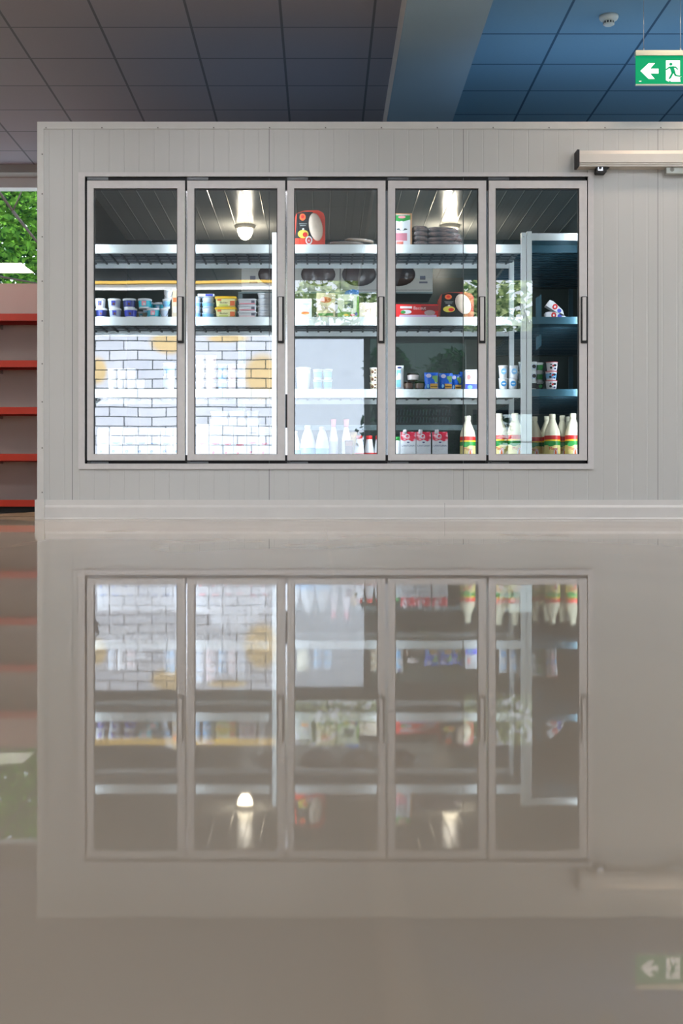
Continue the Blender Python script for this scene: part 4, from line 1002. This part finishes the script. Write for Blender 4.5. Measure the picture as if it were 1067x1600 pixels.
for xx in (gx0_, -3.6, gx1_-.03):
    MB().box(xx, xx+.03, GB-.03, GB, 0, Z(443, GB)).build('upright', gp, t, off)
# tan cardboard sheet on the floor in front of it
b = MB(); pts = []
sh = mat('curled_cardboard', (150, 124, 98), .7, var=.15, scale=20)
n = 10
for i in range(n):
    x0, x1 = -3.3+i*.16, -3.3+(i+1)*.16; z0, z1 = .002+.10*(i/n)**1.6*.9, .002+.10*((i+1)/n)**1.6*.9
    b.face([(x0, 10.6, .002), (x1, 10.6, .002), (x1, 10.9, z1), (x0, 10.9, z0)], 0, True)
    b.face([(x0, 10.9, z0), (x1, 10.9, z1), (x1, 11.1, .002), (x0, 11.1, .002)], 0, True)
tag(b.build('cardboard_sheet', sh), 'curled tan cardboard sheet lying on the floor before the red shelves', 'cardboard')

# ------------------------------------------------------------------ ceiling light panels
def light_panel(x, y, w, d, strength, col, lab):
    t = thing('ceiling_light', lab, 'light', (x, y, CZ))
    nm = 'panel_light_%d_%d' % (strength*10, col[2])
    bevel = MB(); bevel.box(-w/2-.015, w/2+.015, -d/2-.015, -d/2, -.02, -.001); bevel.box(-w/2-.015, w/2+.015, d/2, d/2+.015, -.02, -.001)
    bevel.box(-w/2-.015, -w/2, -d/2, d/2, -.02, -.001); bevel.box(w/2, w/2+.015, -d/2, d/2, -.02, -.001)
    bevel.build('frame', white_trim, t)
    MB().box(-w/2, w/2, -d/2, d/2, -.012, -.002).build('diffuser', mat(nm, col, .5, emit=strength, var=0), t)
light_panel(-4.48, 7.52, 1.2, .76, 24, (255, 249, 240), 'long bright LED ceiling panel over the aisle at left')
for i, (x, y) in enumerate(((-2.6, 4.6), (-.7, 4.6), (3.0, 4.6), (5.2, 7.2))):
    light_panel(x, y, 1.2, .6, 28, (251, 252, 255), f'square-edged LED ceiling panel before the cold room, {ORD[i]} from left')  # unseen panels added to light the front wall evenly
light_panel(-4.5, 10.0, 1.2, .6, 20, (255, 249, 241), 'LED ceiling panel over the aisle before the red shelving')  # extra panel, out of view, added to brighten the red shelves
light_panel(2.35, 7.55, .6, .25, 26, (255, 226, 200), 'small warm ceiling light panel above the sliding-door rail')

# ------------------------------------------------------------------ outside
grd = mat('yard_paving', (160, 160, 156), .9, var=.1, scale=2)
b = MB(); b.box(-30, 30, -40, -1.85, -.2, -.03); b.box(-30, 30, 12.6, 40, -.2, -.03); b.box(7.2, 30, -1.85, 12.6, -.2, -.03)
struct(b.build('ground', grd))
BYW = -11.2
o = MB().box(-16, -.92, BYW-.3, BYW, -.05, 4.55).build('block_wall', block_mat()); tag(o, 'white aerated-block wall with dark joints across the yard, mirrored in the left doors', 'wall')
o = MB().box(-16, -.92, BYW-.35, BYW+.12, 4.80, 5.3).build('wall_coping', mat('ochre_coping', (255, 206, 96), .8, var=.05)); tag(o, 'ochre coping band along the top of the block wall', 'coping')
o = MB().box(-16, -.92, BYW-.3, BYW+.06, 4.56, 4.79).build('wall_fascia', mat('bright_fascia', (250, 250, 248), .8, var=.02)); tag(o, 'bright white fascia strip between the block wall and its ochre coping', 'fascia')
o = MB().box(-.90, 1.6, BYW-.3, BYW+.5, -.05, 3.75).build('rendered_wall', mat('pale_render', (205, 216, 228), .85, var=.03)); tag(o, 'smooth pale blue-white rendered wall next to the block wall', 'wall')
o = MB().box(1.75, 9, -12.4, -12.1, -.05, 3.1).build('boundary_wall', mat('grey_boundary', (150, 168, 170), .85, var=.04)); tag(o, 'grey boundary wall across the yard, mirrored low in the rightmost door', 'wall')
lf1 = leaf_mat('sunny_leaves', (52, 96, 34), (226, 238, 176)); lf2 = leaf_mat('deep_leaves', (14, 44, 24), (34, 84, 40)); lf3 = leaf_mat('window_leaves', (30, 72, 30), (110, 160, 60))
bark = mat('bark', (70, 58, 48), .9, var=.3, scale=20)
def foliage(parent, clumps, n, size, m, seed):
    rnd = random.Random(seed); b = MB()
    for _ in range(n):
        cx_, cy_, cz_, rx, ry, rz_ = clumps[rnd.randrange(len(clumps))]
        while True:
            u, v, w = rnd.uniform(-1, 1), rnd.uniform(-1, 1), rnd.uniform(-1, 1)
            if u*u+v*v+w*w <= 1: break
        c = Vector((cx_+u*rx, cy_+v*ry, cz_+w*rz_)); s_ = size*rnd.uniform(.6, 1.3)
        a = Vector((rnd.gauss(0, 1), rnd.gauss(0, 1), rnd.gauss(0, .6))).normalized(); d = a.orthogonal().normalized()
        d = (d*math.cos(rnd.random()*6)+a.cross(d)*math.sin(rnd.random()*6)).normalized()
        b.face([c-a*s_, c+d*s_*.42, c+a*s_, c-d*s_*.42], 0)
    return b.build('foliage', m, parent)
def tree(name, base, clumps, n, size, m, seed, label, branches=(), group=None):
    t = thing(name, label, 'tree', base, 0, group); off = (-base[0], -base[1], -base[2])
    f = foliage(t, clumps, n, size, m, seed); f.location = off
    b = MB(); c = clumps[0]; b.tube(base, (base[0]*.5+c[0]*.5, c[1], c[2]*.55), .09, 0, 8, .07); b.tube((base[0]*.5+c[0]*.5, c[1], c[2]*.55), (c[0], c[1], c[2]), .07, 0, 8, .03)
    for p0, p1, r in branches: b.tube(p0, p1, r, 0, 7, r*.6)
    o = b.build('trunk', bark, t); o.location = off
# behind the left window
PX = lambda px, py, Y: (X(px, Y), Y, Z(py, Y))
tree('garden_tree', (-4.6, 15.2, -.03), [(-4.1, 15.2, 2.9, 1.6, 1.0, .9), (-2.9, 15.6, 3.5, 1.3, .9, .9), (-5.4, 15, 3.4, 1.1, .8, 1.0), (-3.6, 15.0, 4.4, 1.4, .9, .7)], 9000, .07, lf3, 3,
     'leafy green tree outside the window above the red shelves', [(PX(-30, 260, 14.2), PX(20, 330, 14.2), .022), (PX(20, 330, 14.2), PX(75, 400, 14.2), .018), (PX(-40, 425, 14.0), PX(80, 447, 14.0), .014), (PX(20, 330, 14.2), PX(40, 285, 14.2), .01)])
tree('garden_tree', (-5.5, 18.5, -.03), [(-4.5, 18.5, 3.6, 3.2, 1.0, 2.2)], 7000, .13, lf2, 4, 'darker tree farther back outside the window above the red shelves')
# behind the camera, mirrored in the glass doors
tree('yard_tree', (.4, -13.8, -.03), [(.1, -13.6, 4.9, .8, .7, .75), (-.6, -13.4, 4.5, .5, .5, .5), (1.2, -13.8, 4.6, .7, .5, .6), (.8, -13.8, 5.3, .5, .5, .35)], 900, .13, lf1, 5, 'sunlit bushy tree beyond the high window, mirrored in the middle door')
tree('yard_tree', (4.3, -5.2, -.03), [(3.3, -5.3, 3.5, 1.1, .6, .8), (2.6, -5.0, 3.3, .5, .5, .5), (3.9, -5.0, 3.1, .6, .5, .4)], 950, .13, lf1, 6, 'sunlit bushy tree mirrored in the rightmost glass door')
t = thing('hedge', 'dark green shaded hedge mirrored in the fourth glass door', 'hedge', (1.6, -3.4, -.03)); f = foliage(t, [(1.5, -3.4, 1.1, 1.0, .4, 1.15), (1.0, -3.3, 2.1, .35, .3, .45), (2.0, -3.4, 2.0, .45, .3, .5), (2.3, -3.4, 1.2, .6, .4, 1.2)], 5200, .075, lf2, 8); f.location = (-1.6, 3.4, .03)
MB().box(.70, 2.45, -3.75, -3.70, 0, 2.8).build('backing_fence', mat('dark_green_fence', (44, 66, 62), .8, var=.1), t, (-1.6, 3.4, 0))
# steel trestle in the yard
stl = mat('dark_steel', (50, 54, 60), .5, .5, var=0)
t = thing('folding_trestle', 'folding steel trestle with crossed legs standing outside, mirrored at lower right', 'trestle', (2.9, -2.6, -.03)); 
b = MB(); b.tube((-.35, 0, .0), (.35, 0, 1.05), .011); b.tube((.35, 0.03, .0), (-.35, .03, 1.05), .011); b.build('crossed_legs', stl, t); MB().tube((-.4, 0, 1.06), (.4, 0, 1.06), .014).build('top_bar', stl, t)
t = thing('folding_trestle', 'folding steel trestle standing outside at the left, mirrored in the leftmost door', 'trestle', (-3.62, -3.4, -.03))
b = MB(); b.tube((-.3, 0, .0), (.22, 0, 1.9), .03); b.tube((.28, 0.03, .0), (.0, .03, 1.3), .035); b.build('crossed_legs', stl, t); MB().tube((-.3, 0, 1.3), (.25, 0, 1.75), .02).build('top_bar', stl, t)

# ------------------------------------------------------------------ light, sky, camera
sun = bpy.data.lights.new('sun', 'SUN'); sun.energy = 17; sun.angle = .02; sun.color = (1, .96, .9)
so = bpy.data.objects.new('sun', sun); C.objects.link(so); so.rotation_euler = Vector((.22, -.62, -.75)).to_track_quat('-Z', 'Y').to_euler()
wd = bpy.data.worlds.new('sky'); bpy.context.scene.world = wd; wd.use_nodes = True; nt = wd.node_tree
bg = nt.nodes['Background']; tc = N(nt, 'ShaderNodeTexCoord'); sp = N(nt, 'ShaderNodeSeparateXYZ'); nt.links.new(tc.outputs['Generated'], sp.inputs[0])
r = N(nt, 'ShaderNodeValToRGB'); r.color_ramp.elements[0].color = (.85, .92, 1, 1); r.color_ramp.elements[1].color = (.35, .58, 1, 1); r.color_ramp.elements[0].position = .1
nt.links.new(sp.outputs[2], r.inputs[0]); nt.links.new(r.outputs[0], bg.inputs[0]); bg.inputs[1].default_value = 4.2

cam = bpy.data.cameras.new('camera'); co = bpy.data.objects.new('camera', cam); C.objects.link(co)
co.location = (0, 0, CH); co.rotation_euler = (math.pi/2, 0, 0)
cam.sensor_fit = 'VERTICAL'; cam.sensor_height = 36; cam.sensor_width = 24; cam.lens = 36*F/1600
cam.shift_x = (533.5-CX)/1600; cam.shift_y = -(800-CY)/1600
cam.dof.use_dof = True; cam.dof.focus_distance = 8.35; cam.dof.aperture_fstop = 6.3
cam.clip_start = .02
for o in list(C.objects):
    if o.type == 'MESH' and o.parent:
        k = (o.name.split('.')[0], o.data.materials[0].name if o.data.materials else '')
        if k in PARTLAB: o['label'] = PARTLAB[k]
sc = bpy.context.scene; sc.camera = co
sc.view_settings.view_transform = 'Standard'; sc.view_settings.look = 'None'; sc.view_settings.exposure = 0
sc.cycles.max_bounces = 10; sc.cycles.transparent_max_bounces = 16; sc.cycles.glossy_bounces = 6; sc.cycles.diffuse_bounces = 4
sc.cycles.use_denoising = True; sc.cycles.sample_clamp_indirect = 6; sc.cycles.caustics_reflective = False; sc.cycles.caustics_refractive = False
